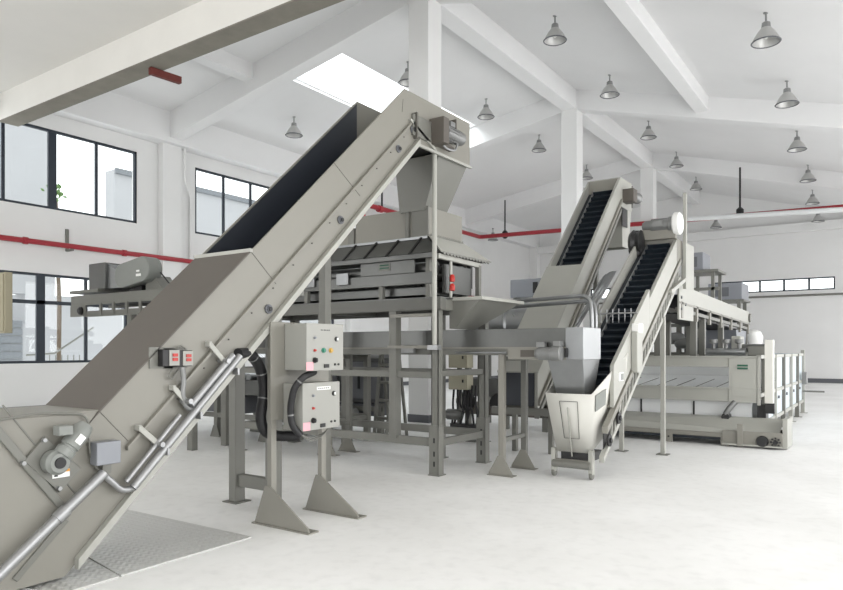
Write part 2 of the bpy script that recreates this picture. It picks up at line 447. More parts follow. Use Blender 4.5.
# steel stubs left in the deep beam
p = on_z(141, 64, 6.76); q = on_z(181, 73, 6.76)
tag(MB().bar((p.x, 7.5, 6.70), (p.x+.06, 8.12, 6.70), .1, .13).build('steel_stub', RUST, None, .005), 'rusty red steel stub poking out from under the deep beam', 'steel stub')

# ================================================================== CEILING LAMPS
def make_lamp(loc, label):
    x, y, z = loc
    t = thing('bell_lamp', label, 'ceiling lamp', loc, 'bell lamps under the roof')
    MB().lathe((x,y,z+.03), (x,y,z-.2), [(0,.05),(.15,.05),(.2,.018),(1,.018)], 12).build('stem', LAMPM, t)
    MB().lathe((x,y,z-.16), (x,y,z-.3), [(0,.03),(.2,.075),(.9,.085),(1,.07)], 16).build('ballast_housing', LAMPM, t)
    m = MB(); prof = [(0,.075),(.1,.10),(.45,.175),(.85,.235),(1,.25)]
    m.lathe((x,y,z-.27), (x,y,z-.55), prof + [(1,.242),(.85,.227),(.45,.167),(.1,.09)], 28, False)
    m.build('reflector', LAMPI, t)
    MB().lathe((x,y,z-.535), (x,y,z-.56), [(0,.25),(.5,.262),(1,.25),(1,.238),(0,.24)], 28, False).build('rim', SKIRT, t)
    MB().lathe((x,y,z-.3), (x,y,z-.48), [(0,.03),(.4,.035),(.75,.06),(1,.02)], 12).build('bulb', GLASSBULB, t)
    return t
LAMPS = [
 (555,16,'largest bell lamp left of the right hand roof beam, top centre'),
 (609.7,75,'second bell lamp right of the ridge beam, beside the second column top'),
 (648.5,121,'third bell lamp right of the ridge beam, above the red pipe post'),
 (676.4,152,'fourth bell lamp right of the ridge beam, between two roof beams'),
 (696,177,'fifth bell lamp right of the ridge beam, left of the black hanger rod'),
 (766,13,'bell lamp at the top right, biggest of the right row'),
 (787,81,'second bell lamp down the right row'),
 (797,131,'third bell lamp down the right row'),
 (808,165,'fourth bell lamp down the right row, right of the black hanger rod'),
 (812.5,190,'fifth bell lamp down the right row, just above the red pipe'),
 (486,99,'bell lamp in front of the skylight right end, beside the big elevator head'),
 (539,135,'bell lamp left of the second column, past the skylight'),
 (528.7,192,'bell lamp hanging low beside the left black hanger rod'),
 (586.5,165,'bell lamp just right of the second column'),
 (611.8,182,'bell lamp above the head of the far elevator'),
 (408,62,'bell lamp half hidden by the nearest ridge column'),
 (294,117,'bell lamp over the dark open trough of the big elevator, left of the skylight'),
 (493,229,'tiny distant bell lamp under the left end of the red pipe'),
 (577,227,'tiny distant bell lamp behind the second column'),
 (716,216,'tiny distant bell lamp just below the red pipe, right of centre'),
 (818,209,'tiny distant bell lamp just below the red pipe, far right'),
]
first = None
for px, py, lb in LAMPS:
    p = roof_pt(px, py)
    if p.y > YB-1.2:
        d = ray(px, py); k = (YB-1.2)/d.y; p = d*k + Vector((0,0,EYE))
    if p.x < -16.1:
        d = ray(px, py); p = d*(-16.1/d.x) + Vector((0,0,EYE))
    loc = (p.x, p.y, p.z)
    if first is None: first = make_lamp(loc, lb)
    else: dup(first, loc, lb)

# ================================================================== FIRE PIPES
ZP = 4.07
t = thing('fire_pipe', 'red fire pipe along the left window wall', 'pipe', (-16.7, 10, ZP))
MB().cyl((-16.7, 2, ZP), (-16.7, YB-.5, ZP), .065).build('pipe', RED, t)
for y in (7.8, 10.3, 12.6, 18):
    MB().cyl((-16.7, y-.05, ZP), (-16.7, y+.05, ZP), .085).build('coupling', RED, t)
for y in (8.9, 18.6):
    MB().box(XW+.005, -16.66, y-.03, y+.03, ZP-.11, ZP-.066).box(XW+.005, XW+.035, y-.04, y+.04, ZP-.1, ZP+.45).build('bracket', FRAME, t)
ZC = 6.55
t = thing('fire_pipe', 'red fire pipe crossing the hall above the elevators', 'pipe', (-15.3, 27.1, ZC))
pl, pr_ = on_y(480, 237, 27.0), on_y(843, 207, 27.2)
zr = pr_.z+(pr_.z-pl.z)*.35
c1 = on_z(362, 204, ZC+.03)
MB().tube([(c1.x, c1.y, 5.9), (c1.x, c1.y, ZC+.05), (pl.x, 27.0, pl.z), (pr_.x, 27.2, pr_.z), (pr_.x+4, 27.3, zr)], .09, 12, .2).build('pipe', RED, t)
for px, py in ((566, 230), (600, 227), (655, 222)):
    p = on_y(px, py, 27.1); MB().cyl((p.x-.12, p.y, p.z), (p.x+.12, p.y, p.z), .125).build('coupling', RED, t)
p = c1.lerp(pl, .12); d = (pl-c1).normalized(); MB().cyl(p-d*.1, p+d*.1, .125).build('coupling', RED, t)
MB().cyl((c1.x, c1.y, 6.15), (c1.x, c1.y, 6.35), .125).build('coupling', RED, t)
for px, py, top in ((505, 235, 190), (740, 213, 173)):
    k = on_y(px, py, 27.12); e = on_y(px, top, 27.12)
    m = MB().cyl(k, (k.x, k.y, roof(k.x)-.3), .035, n=8)
    m.build('hanger_rod', BLACK, t)
    MB().lathe((k.x, k.y, k.z-.16), (k.x, k.y, k.z+.2), [(0,.06),(.2,.13),(.8,.13),(1,.06)], 12).build('hanger_clamp', BLACK, t)
r = on_x(382, 200, c1.x+.0)
MB().cyl((c1.x, r.y, ZC), (c1.x, r.y, roof(c1.x)-.3), .035, n=8).build('hanger_rod', BLACK, t)
p = on_y(681, 219.5, 26.6); q = on_y(843, 209.5, 26.7)
tag(MB().tube([p, q, q+(q-p)*.35], .09, 10).build('overhead_pipe', TUB), 'white overhead pipe just below the red pipe at right', 'pipe')
tag(MB().cyl((XW+.5, YB-.42, 4.0), (XR-.3, YB-.42, 4.0), .05).build('wall_pipe', FRAME), 'thin grey pipe along the end wall below the strip window', 'pipe')

# ================================================================== BIG ELEVATOR (front left)
EX0, EX1 = -5.10, -4.40
E = thing('elevator_conveyor', 'huge pale grey inclined elevator with dark open trough, rising across the left half', 'conveyor', (-4.75, 2.4, 0))
TOP = lambda y: 1.08 + (y-2.53)*(4.38-1.08)/(6.04-2.53)
LOW = lambda y: .03 + (y-2.30)*(3.83-.03)/(6.27-2.30)
side = [(.6,1.08),(2.53,1.08),(6.04,4.38),(7.44,4.38),(7.44,3.83),(6.27,3.83),(2.30,.03),(.6,.03)]
MB().prism(side, 'x', EX1-.02, EX1).build('side_panel', PAINT, E, .003)
MB().prism(side, 'x', EX0, EX0+.02).build('side_panel', PAINT, E, .003)
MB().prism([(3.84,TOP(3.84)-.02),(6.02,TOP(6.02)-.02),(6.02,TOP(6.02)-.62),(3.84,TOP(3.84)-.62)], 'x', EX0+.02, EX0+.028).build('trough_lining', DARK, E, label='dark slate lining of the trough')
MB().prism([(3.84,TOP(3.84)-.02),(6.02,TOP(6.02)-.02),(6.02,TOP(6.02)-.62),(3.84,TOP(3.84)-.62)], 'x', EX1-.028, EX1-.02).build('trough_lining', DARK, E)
def inc(y, d): return TOP(y)-d
MB().prism([(2.45,1.0),(2.53,1.098),(3.84,TOP(3.84)+.018),(3.84,TOP(3.84)),(2.53,1.08)], 'x', EX0-.012, EX1+.012).build('cover', PAINTD, E, .003, label='taupe sheet cover over the lower trough')  # cover takes a darker tone than the side panels
MB().bar((EX0-.02,3.84,TOP(3.84)+.02),(EX1+.02,3.84,TOP(3.84)+.02),.03,.03).build('cover_edge', PAINT2, E)
MB().box(EX0, EX1, .6, 2.53, 1.08, 1.095).build('boot_lid', PAINT, E, .003)
MB().box(EX0+.02, EX1-.02, .6, .62, .03, 1.08).build('boot_end', PAINT, E)
m = MB().prism([(2.53,.55),(6.1,inc(6.1,.5)),(7.0,3.98),(7.0,3.93),(6.1,inc(6.1,.56)),(2.53,.49)], 'x', EX0+.05, EX1-.05)
for k in range(9):
    y = 2.9+k*.36; m.prism([(y,inc(y,.5)),(y+.03,inc(y+.03,.5)),(y-.02,inc(y,.5)+.1),(y-.04,inc(y,.5)+.08)], 'x', EX0+.06, EX1-.06)
m.build('belt', BELT, E)
MB().prism([(2.3,.03),(6.27,3.83),(6.27,3.86),(2.3,.06)], 'x', EX0+.02, EX1-.02).build('underside_plate', PAINT, E)
MB().box(EX0+.02, EX1-.02, 6.27, 6.72, 3.86, 3.9).build('belt_return', BLACK, E)
MB().box(EX0+.02, EX1-.02, 7.42, 7.44, 3.83, 4.38).build('head_end', PAINT2, E)
# lower flange (bright strip) and middle stiffener rail
def strip(y0, y1, fn, d0, d1, prot, x=EX1):
    return MB().prism([(y0,fn(y0)+d0),(y1,fn(y1)+d0),(y1,fn(y1)+d1),(y0,fn(y0)+d1)], 'x', x, x+prot)
strip(2.36, 6.27, LOW, -.02, .05, .055).build('lower_flange', PAINT2, E, .003)
strip(2.72, 6.12, TOP, -.46, -.43, .035).build('stiffener_rail', PAINT, E, .003)
MB().prism([(6.27,3.83),(7.44,3.83),(7.44,3.80),(6.27,3.80)], 'x', EX1, EX1+.03).build('head_flange', PAINT2, E)
MB().prism([(6.10,4.05),(6.13,4.07),(6.62,3.86),(6.6,3.83)], 'x', EX1, EX1+.03).build('head_brace', PAINT2, E)
MB().box(EX1, EX1+.05, 6.20, 6.225, 3.87, 4.16).build('head_rib', SEAM, E)
m = MB()
for a, b in (((100,412),(128,441)), ((249,249),(276,284)), ((334,163),(360,196)), ((403,99),(402,112))):
    p, q = on_x(*a, EX1), on_x(*b, EX1); MB().bar(p, q, .004, .006, (1,0,0)).build('panel_seam', SEAM, E)
# boot: cross flange, skirt and reinforcing strip
p, q = on_x(-14, 418, EX1), on_x(64, 510, EX1)
MB().bar(p, q, .05, .05, (1,0,0)).bar(p+Vector((0,.09,.07)), q+Vector((0,.09,.07)), .012, .012, (1,0,0)).build('boot_flange', FRAME, E, .004)
p, q = on_x(66, 519, EX1), on_x(14, 580, EX1)
MB().bar(p, q, .04, .03, (1,0,0)).build('boot_edge_strip', FRAME, E, .004)
# bearings and bolts
for px, py, r in ((268,309,.034),(340,220,.034),(398,149,.034),(413,130,.045)):
    c = on_x(px, py, EX1); m = MB().lathe(c, c+Vector((.03,0,0)), [(0,r*1.2),(.5,r*1.2),(.6,r*.8),(1,r*.75)], 16)
    b = m.build('bearing', SKIRT, E); MB().lathe(c+Vector((.03,0,0)), c+Vector((.038,0,0)), [(0,r*.6),(1,r*.55)], 12).build('shaft_end', BLACK, b)
m = MB()
for k in range(15):
    y = 2.9+k*.24
    for d in (-.52, ):
        c = Vector((EX1, y, TOP(y)+d)); MB().cyl(c, c+Vector((.008,0,0)), .007, n=8).build('bolt', SEAM, E)
# head drive
g = MB().box(EX1, EX1+.2, 6.52, 6.64, 3.88, 4.18).build('gearbox', PAINTD, E, .006)
MB().box(EX1, EX1+.03, 6.16, 6.52, 3.9, 4.14).build('drive_plate', FRAME, g, .003)
mt = MB().lathe((EX1+.10,6.64,4.06), (EX1+.10,7.06,4.06), [(0,.06),(.1,.06),(.1,.078),(.75,.078),(.78,.086),(1,.078)], 20)
for k in range(14):
    an = 2*math.pi*k/14; mt.bar((EX1+.10+.08*math.cos(an),6.7,4.06+.08*math.sin(an)),(EX1+.10+.08*math.cos(an),6.94,4.06+.08*math.sin(an)),.007,.010,(math.cos(an),0,math.sin(an)))
mt = mt.build('motor', ALU, g)
MB().box(EX1+.05, EX1+.16, 6.74, 6.84, 4.13, 4.19).build('terminal_box', ALU, mt, .004)
MB().box(EX1, EX1+.13, 6.90, 6.915, 4.10, 4.26).build('guard_plate', PAINTD, g)
MB().tube([(EX1+.12,6.95,3.98),(EX1+.12,6.9,3.88),(EX1+.1,6.75,3.87),(EX1+.05,6.66,3.95)], .012, 8, .04).build('motor_cable', GALV, g)
MB().prism([(6.66,3.90),(6.95,3.90),(6.95,3.93),(6.72,3.97)],'x',EX1,EX1+.08).build('motor_shelf', PAINTD, g)
# discharge chute
m = MB().shell((-5.08,-4.70,6.86,7.34,3.22), (-5.08,-4.42,6.76,7.41,3.84), .008); m.build('discharge_chute', FRAME, E)
# tail drive on the boot
c = on_x(49, 461, EX1)
ax = Vector((0, .70, .71)); nx = Vector((0, -.71, .70))
pl = [on_x(*q, EX1) for q in ((22,461),(43,436),(79,468),(58,492))]
m = MB().loft([tuple(q) for q in pl], [tuple(q+Vector((.03,0,0))) for q in pl]); plate = m.build('motor_plate', FRAME, E, .004)
cc = c + Vector((.03,0,0))
MB().lathe(cc, cc+Vector((.11,0,0)), [(0,.07),(.15,.078),(.75,.078),(.85,.066),(1,.06)], 24).build('gear_case', MOTORG, plate)
MB().lathe(cc+Vector((.11,0,0)), cc+Vector((.118,0,0)), [(0,.036),(1,.034)], 20).build('shaft_cap', BLACK, plate)
u = (on_x(74, 428, EX1)-on_x(50, 458, EX1)).normalized()
s0 = cc+Vector((.065,0,0))+u*.05
MB().lathe(s0, s0+u*.24, [(0,.06),(.2,.062),(.22,.052),(.28,.052),(.3,.06),(.85,.06),(.9,.054),(1,.045)], 20).build('motor', MOTORG, plate)
k = s0+u*.11+Vector((.02,-.07,.07))
MB().box(k.x-.04,k.x+.04,k.y-.05,k.y+.04,k.z-.02,k.z+.04).build('terminal_box', MOTORG, plate, .005)
w = s0+u*.13+Vector((.06,0,0)); MB().bar(w-u*.03, w+u*.03, .045, .006, (1,0,0)).build('rating_plate', WHITE, plate, label='white rating plate')
st = on_x(61, 473.5, EX1+.035)
lab = MB().box(st.x-.001, st.x+.002, st.y-.055, st.y+.055, st.z-.025, st.z+.025).build('warning_label', WHITE, plate, label='white warning label with orange band')
MB().box(st.x+.002, st.x+.003, st.y-.012, st.y+.055, st.z+.008, st.z+.025).build('label_band', ORANGE, plate)
MB().add([(st.x+.003,st.y-.045,st.z-.016),(st.x+.003,st.y-.02,st.z-.016),(st.x+.003,st.y-.026,st.z+.012),(st.x+.003,st.y-.040,st.z+.012)],[(0,1,2,3)]).build('warning_symbol', BLACK, plate)
for q in ((22,463),(43,440),(58,488)):
    z = on_x(*q, EX1+.03); MB().cyl(z, z+Vector((.03,0,0)), .014, n=6).build('plate_bolt', GALV, plate)
# conduits on the side
XP = EX1+.09
A, B = on_x(-12, 586, XP), on_x(104, 473, XP)
MB().cyl(A, B, .034).build('conduit', GALV, E)
mid = A.lerp(B, .6); MB().cyl(mid-(B-A).normalized()*.04, mid+(B-A).normalized()*.04, .042).build('conduit_coupling', GALV, E)
p1 = [on_x(120, 500, XP), on_x(133, 488, XP), on_x(240, 356, XP)]
MB().cyl(p1[1], p1[2], .028).build('conduit', GALV, E)
MB().cyl(on_x(191, 405, XP), on_x(233, 355, XP), .026).build('conduit', GALV, E)
MB().cyl(on_x(126, 482, XP-.02), on_x(180, 415, XP-.02), .017).build('conduit', GALV, E)
for a, b in (((210,344),(224,361)), ((174,388),(186,401)), ((140,428),(158,444))):
    p, q = on_x(*a, EX1+.05), on_x(*b, EX1+.07)
    h = MB().bar(p, q, .04, .012, (1,0,0)).box(p.x-.05,p.x+.01,p.y-.012,p.y+.012,p.z-.02,p.z+.02).build('conduit_bracket', PAINT2, E, .003)
    MB().cyl(q+Vector((-.06,0,0)), q+Vector((.06,0,0)), .02, n=10).build('clamp', GALV, h)
for px, py in ((166,451),(199,415),(236,371)):
    c = on_x(px, py, XP); MB().box(c.x-.03,c.x+.035,c.y-.01,c.y+.01,c.z-.03,c.z+.025).build('clamp', GALV, E, .003)
# start/stop stations
for k, (px0, px1, py0, py1, col) in enumerate(((170,179.5,350,365.5,WHITE),(183.5,193,351,365.5,WHITE))):
    a, b = on_x(px0, py0, EX1+.08), on_x(px1, py1, EX1+.08)
    sw = MB().box(EX1+.012, EX1+.075, a.y-.055, b.y, b.z-.005, a.z+.005).build('switch_box', BLACK, E, .004)
    MB().box(EX1+.0, EX1+.012, a.y-.12, b.y+.0, b.z-.02, a.z+.02).build('back_plate', FRAME, sw)
    MB().box(EX1+.075, EX1+.082, a.y-.005, b.y, b.z, a.z).build('switch_face', BOXP, sw, .002)
    h = (a.z-b.z); cy = (a.y+b.y)/2
    for f, mm in ((.3, REDB), (.58, REDB)):
        MB().box(EX1+.082, EX1+.092, cy-.02, cy+.02, b.z+h*f, b.z+h*(f+.2)).build('push_button', mm, sw)
pts = [on_x(*q, EX1+.06) for q in ((182,367),(184,380),(182,395),(186,408),(196,410),(204,400))]
MB().tube(pts, .02, 10, .08).build('flexible_conduit', ALU, E)
for c in (((174,367),(168,376),(172,380),(178,370)), ((176,350),(180,345),(186,349))):
    MB().tube([on_x(*q, EX1+.03) for q in c], .006, 6, .05).build('switch_wire', FRAME, E)
# blue grey junction box with cable
a, b = on_x(97, 443, EX1+.11), on_x(112, 464, EX1+.11)
jb = MB().box(EX1+.02, EX1+.11, a.y, a.y+.17, b.z, a.z).build('junction_box', BOXB, E, .006, label='blue grey junction box')
MB().box(EX1, EX1+.06, a.y+.07, a.y+.13, b.z-.07, b.z).build('box_bracket', FRAME, jb)
pts = [on_x(*q, EX1+.03) for q in ((0,420),(40,413),(82,414),(88,420),(90,455),(96,468),(106,476),(120,488),(131,492))]
MB().tube(pts, .008, 8, .06).build('flexible_conduit', FRAME, E)
pts = [on_x(*q, EX1+.07) for q in ((103,474),(112,482),(122,491),(134,488))]
MB().tube(pts, .022, 10, .06).build('flexible_conduit', GALV, E)
# support frame of the elevator
for x in (-5.32, -4.80):
    MB().box(x-.05, x+.05, 4.42, 4.54, .012, LOW(4.48)+(.05 if x > -5 else .5)).box(x-.1, x+.1, 4.38, 4.58, 0, .012).build('support_leg', FRAME, E, .004)
MB().box(-5.27, -4.85, 4.45, 4.52, .16, .28).build('support_brace', FRAME, E, .004)
MB().box(-5.37, -4.45, 4.44, 4.53, LOW(4.48)-.12, LOW(4.48)-.02).build('support_brace', FRAME, E, .004)
for p, q in (((-5.32,5.75,0),(-5.32,5.75,2.9)),):
    MB().bar(p, q, .1, .1).build('support_leg', FRAME, E, .004)

# diamond plates
def plate(px, name, label):
    P = [on_z(*q, 0.0) for q in px]
    o = MB().prism([(p.x,p.y) for p in P], 'z', 0, .012).build(name, TREAD, None, .002); return tag(o, label, 'floor plate')
plate(((125,510),(252,538),(121,577),(86,557)), 'tread_plate', 'larger diamond tread plate on the floor right of the elevator boot')
plate(((84,558),(119,578),(66,594),(22,590),(30,577)), 'tread_plate', 'smaller diamond tread plate at the bottom edge under the elevator boot')

# ================================================================== CONTROL STAND AND BOXES
C = thing('control_stand', 'grey two legged stand carrying the two control boxes', 'stand', (-4.33, 4.35, 0))
for y, top in ((4.05, 1.73), (4.67, 1.0)):
    MB().box(-4.385, -4.335, y-.03, y+.03, .012, top).build('post', PAINT, C, .003)
    g = MB().prism([(-4.53,.012),(-3.88,.012),(-3.90,.05),(-4.34,.34),(-4.40,.34)], 'y', y-.045, y-.03); g.build('foot_gusset', PAINT, C, .002)
    MB().box(-4.55, -3.87, y-.06, y+.06, 0, .012).build('foot_plate', PAINT, C)
MB().box(-4.335, -4.32, 4.0, 4.72, .90, 1.74).build('mounting_panel', PAINT, C, .003)
def control_box(z0, z1, xf, y0, y1, label, buttons):
    t = thing('control_box', label, 'control box', (-4.15, (y0+y1)/2, z0), 'control boxes on the stand')
    MB().box(-4.318, xf-.02, y0, y1, z0, z1).build('enclosure', BOXP, t, .006)
    d = MB().box(xf-.018, xf, y0-.004, y1+.004, z0-.004, z1+.004).build('door', BOXP, t, .004)
    def at(u, v): return Vector((xf, y0+(y1-y0)*u, z1-(z1-z0)*v))
    for kind, u, v in buttons:
        c = at(u, v)
        if kind in ('green', 'amber', 'pilot', 'clear'):
            mm = {'green': GREENB, 'amber': YELB, 'pilot': REDB, 'clear': BOXB}[kind]; r = .017 if kind in ('green', 'amber') else .009
            MB().lathe(c, c+Vector((.02,0,0)), [(0,r*1.35),(.4,r*1.35),(.45,r),(1,r*.9)], 16).build('push_button' if r > .01 else 'pilot_light', mm, d)
        elif kind == 'knob':
            MB().lathe(c, c+Vector((.03,0,0)), [(0,.024),(.35,.024),(.4,.016),(1,.015)], 16).box(c.x+.01, c.x+.034, c.y-.006, c.y+.006, c.z-.018, c.z+.018).build('selector_knob', BLACK, d)
        elif kind == 'lock':
            MB().lathe(c, c+Vector((.012,0,0)), [(0,.022),(1,.02)], 16).build('door_lock', BLACK, d)
            MB().box(c.x+.012, c.x+.016, c.y-.004, c.y+.014, c.z-.012, c.z+.012).build('lock_slot', WHITE, d)
        elif kind == 'meter':
            MB().box(c.x, c.x+.008, c.y-.03, c.y+.03, c.z-.016, c.z+.016).build('meter', BLACK, d)
        elif kind == 'dots':
            MB().cyl(c, c+Vector((.008,0,0)), .01, n=10).build('socket', BLACK, d)
        elif kind == 'pink':
            MB().box(c.x, c.x+.002, c.y-.04, c.y+.045, c.z-.03, c.z+.04).build('sticker', PINK, d, label='pink sticker')
        elif kind == 'text':
            m = MB()
            for k, w in enumerate((.014,.01,.018,.012,.014,.016)): m.box(c.x, c.x+.002, c.y-.06+k*.02, c.y-.06+k*.02+w*.8, c.z-.005, c.z+.005)
            m.build('lettering', DGREY, d)
        elif kind == 'plate':
            MB().box(c.x, c.x+.003, c.y-.085, c.y+.085, c.z-.014, c.z+.014).build('name_plate', WHITE, d)
            m = MB()
            for k in range(6): m.box(c.x+.003, c.x+.004, c.y-.07+k*.025, c.y-.07+k*.025+.014, c.z-.006, c.z+.006)
            m.build('lettering', DGREY, d)
    return t
control_box(1.325, 1.725, -4.05, 4.155, 4.615, 'upper control box with green and amber buttons on the stand',
    [('text',.5,.13),('lock',.8,.32),('clear',.2,.3),('pilot',.2,.57),('green',.44,.57),('amber',.64,.57),('knob',.2,.78),('meter',.52,.91),('dots',.76,.88),('dots',.86,.88),('pink',.07,.92)])
control_box(.815, 1.215, -4.08, 4.14, 4.6, 'lower control box with white name plate on the stand',
    [('plate',.55,.12),('lock',.83,.25),('clear',.26,.27),('pilot',.26,.54),('knob',.26,.8),('meter',.52,.93),('dots',.76,.87),('dots',.86,.87),('pink',.09,.93)])
# cable bundles
def hose(px, x, r, name, label):
    pts = [on_x(q[0], q[1], q[2] if len(q) > 2 else x) for q in px]
    t = thing(name, label, 'cables', tuple(pts[0]))
    m = MB().tube(pts, r, 14, .14); m.build('hose', RUBBER, t)
    for k in (1, 2, 3):
        if k < len(pts)-1:
            p = pts[k].lerp(pts[k+1], .3); d = (pts[k+1]-pts[k]).normalized(); MB().cyl(p-d*.006, p+d*.006, r*1.05, n=14).build('cable_tie', ALU, t)
    return t
hose([(238,354,-4.36),(250,353,-4.40),(260,366,-4.46),(265,390,-4.48),(260,418,-4.48),(264,432,-4.46),(276,436,-4.44),(300,436,-4.28)], -4.4, .047, 'cable_bundle', 'thick black cable bundle drooping from the big elevator to the stand')
pp = [on_y(*q) for q in ((314,372,4.36),(303,377,4.12),(294,388,4.07),(290,408,4.07),(292,426,4.08),(301,436,4.14))]
t = thing('cable_bundle', 'black cable bundle looping between the two control boxes', 'cables', tuple(pp[0]))
MB().tube(pp, .029, 14, .1).build('hose', RUBBER, t)
for k in (1, 3):
    p = pp[k].lerp(pp[k+1], .4); d = (pp[k+1]-pp[k]).normalized(); MB().cyl(p-d*.006, p+d*.006, .031, n=14).build('cable_tie', ALU, t)
m = MB()
for d in (0, .02, .04):
    m.tube([on_x(*q, -4.2+d) for q in ((300,434),(310,438+d*100),(322,434+d*60),(328,429))], .005, 6, .05)
tag(m.build('loose_wires', FRAME), 'thin grey wires hanging under the lower control box', 'wires')

# ================================================================== FEED PLATFORM
PF = thing('machine_platform', 'grey steel platform frame under the hopper machine', 'platform frame', (-6.2, 7.3, 0))
def column(p, x, y, z1, w=.11, foot=True, sleeve=False, name='leg'):
    m = MB().box(x-w/2, x+w/2, y-w/2, y-w/2+.012, .012, z1).box(x-w/2, x-w/2+.012, y-w/2, y+w/2, .012, z1).box(x+w/2-.012, x+w/2, y-w/2, y+w/2, .012, z1)
    if foot: m.box(x-w*.8, x+w*.8, y-w*.8, y+w*.8, 0, .012)
    l = m.build(name, FRAME, p, .002)
    if sleeve:
        s = MB().box(x-w/2-.025, x+w/2+.012, y-w/2-.014, y-w/2-.0, .012, .6).box(x+w/2, x+w/2+.014, y-w/2-.014, y+w/2, .012, .6)
        s.build('foot_sleeve', FRAME, l, .002)
        m2 = MB()
        for z in (.14, .26, .42): m2.box(x-.012, x+.012, y-w/2-.016, y-w/2-.013, z-.03, z+.03)
        m2.build('slot', BLACK, l)
    return l
for x, y, s in ((-4.47,6.79,True),(-4.47,7.92,True),(-8.0,6.79,False),(-8.0,7.92,False)):
    column(PF, x, y, 1.98, .10, True, s)
for x in (-5.1, -6.3): MB().box(x-.055, x+.055, 6.735, 6.845, .40, 1.98).build('strut', FRAME, PF, .003)
column(PF, -5.15, 7.92, 1.98, .1, True)
for y in (6.79, 7.92):
    MB().box(-8.1, -4.38, y-.06, y+.06, 1.98, 2.12).build('deck_beam', FRAMED, PF, .004)
    MB().box(-8.0, -4.5, y-.03, y+.03, .34, .44).build('lower_rail', FRAME, PF, .003)
    MB().box(-8.0, -4.5, y-.03, y+.03, 1.16, 1.24).build('middle_rail', FRAME, PF, .003)
for x in (-8.05, -6.3, -4.44):
    MB().box(x-.05, x+.05, 6.85, 7.86, 1.98, 2.11).build('deck_beam', FRAME, PF, .003)
for x in (-4.47, -8.0):
    MB().box(x-.03, x+.03, 6.85, 7.86, .34, .43).build('lower_rail', FRAME, PF, .003)
    MB().box(x-.03, x+.03, 6.85, 7.86, 1.18, 1.25).build('middle_rail', FRAME, PF, .003)
MB().box(-8.1, -4.38, 6.73, 7.98, 2.12, 2.135).build('deck_plate', STEELD, PF)
MB().box(-5.12, -4.43, 6.715, 6.73, 1.90, 1.94).build('cross_tie', PAINT, PF)
MB().box(-5.15, -4.43, 6.70, 6.73, 1.52, 1.555).build('cross_tie', PAINT, PF)
# long pole beside the front leg
t = thing('support_pole', 'tall thin pale pole from the platform leg up to the elevator head', 'pole', (-4.42, 6.66, 1.5))
MB().cyl((-4.42,6.66,1.50), (-4.42,6.66,3.86), .029).build('pole', PAINT2, t)
MB().box(-4.5,-4.36,6.62,6.72,1.5,1.56).build('clamp', GALV, t, .004)

# ================================================================== HOPPER MACHINE ON THE PLATFORM
Hm = thing('hopper_feeder', 'stainless hopper and trough machine on the platform under the elevator chute', 'feeder machine', (-5.8, 7.2, 2.135))
def frustum(mb, lo, hi, t=.01): return mb.shell(lo, hi, t)
MB().shell((-5.83,-4.66,6.9,7.68,2.86), (-5.83,-4.66,6.9,7.68,3.26), .012).build('hopper_box', PAINT, Hm, .002)
MB().box(-5.0,-4.95,6.87,6.9,2.86,3.26).box(-4.9,-4.66,6.88,6.9,2.86,3.27).build('corner_stiffener', FRAME, Hm, .002)
MB().shell((-6.7,-5.84,6.92,7.66,2.86), (-6.7,-5.84,6.92,7.66,3.12), .012).build('hopper_box', PAINT, Hm, .002)
MB().box(-5.96,-5.86,6.89,6.92,2.86,3.12).build('corner_stiffener', FRAME, Hm, .002)
MB().shell((-8.1,-4.40,6.64,7.94,2.66), (-8.0,-4.66,6.88,7.70,2.88), .012).build('trough_skirt', STEELD, Hm, .002)
MB().box(-8.0,-4.66,6.86,6.89,2.87,2.90).build('trough_lip', STEEL, Hm)
q = [(-4.655,6.88,2.90),(-4.655,7.70,2.90),(-4.37,7.94,2.66),(-4.37,6.72,2.66)]
MB().loft(q, [(x+.012, y, z+.008) for x, y, z in q]).build('end_plate', PAINT2, Hm)
for (x, z, y0_, y1_, s_) in ((-4.64, 2.90, 6.9, 7.68, 1), (-4.365, 2.66, 6.76, 7.9, -1)):
    m = MB(); n_ = 15
    prof = [(y0_, z)]
    for k in range(n_):
        y = y0_+(y1_-y0_)*k/n_; w_ = (y1_-y0_)/n_; prof += [(y+w_*.25, z+s_*.028), (y+w_*.5, z+s_*.028), (y+w_*.75, z)]
    prof += [(y1_, z-s_*.01), (y0_, z-s_*.01)]
    m.prism(prof, 'x', x, x+.01).build('toothed_edge', FRAME, Hm)
for x in (-4.75,-5.1,-5.45,-5.8,-6.15,-6.5,-6.85,-7.2):
    MB().bar((x,6.87,2.89),(x-.02,6.628,2.655),.03,.012,(0,-1,1)).build('black_strap', BLACK, Hm)
MB().box(-8.0,-4.45,6.66,6.70,2.60,2.66).build('trough_rail', STEELD, Hm, .003)
for i, (y, z) in enumerate(((6.9,2.5),(7.1,2.46),(7.3,2.46),(7.5,2.5))):
    MB().cyl((-7.9,y,z), (-4.55,y,z), .085, n=18).build('roller', STEELD, Hm)
MB().box(-8.0,-4.5,6.74,6.80,2.3,2.44).build('side_rail', STEELD, Hm, .003)
MB().box(-8.0,-4.5,7.62,7.68,2.3,2.6).build('side_rail', STEELD, Hm, .003)
MB().box(-7.6,-4.6,6.9,7.6,2.18,2.28).build('drip_tray', STEELD, Hm, .003)
MB().box(-7.95,-4.62,7.66,7.68,2.14,2.64).build('back_plate', DKM, Hm)  # added dark backing, puts shade into the space below the trough
MB().box(-5.6,-4.75,6.72,6.74,2.44,2.60).build('front_cover', STEELD, Hm, .003)
pl = MB().box(-5.30,-5.12,6.712,6.72,2.49,2.58).build('maker_plate', FRAME, Hm, .001)
for z in (2.55, 2.515): MB().box(-5.28,-5.14,6.708,6.712,z,z+.016).build('green_bar', GREEN, pl)
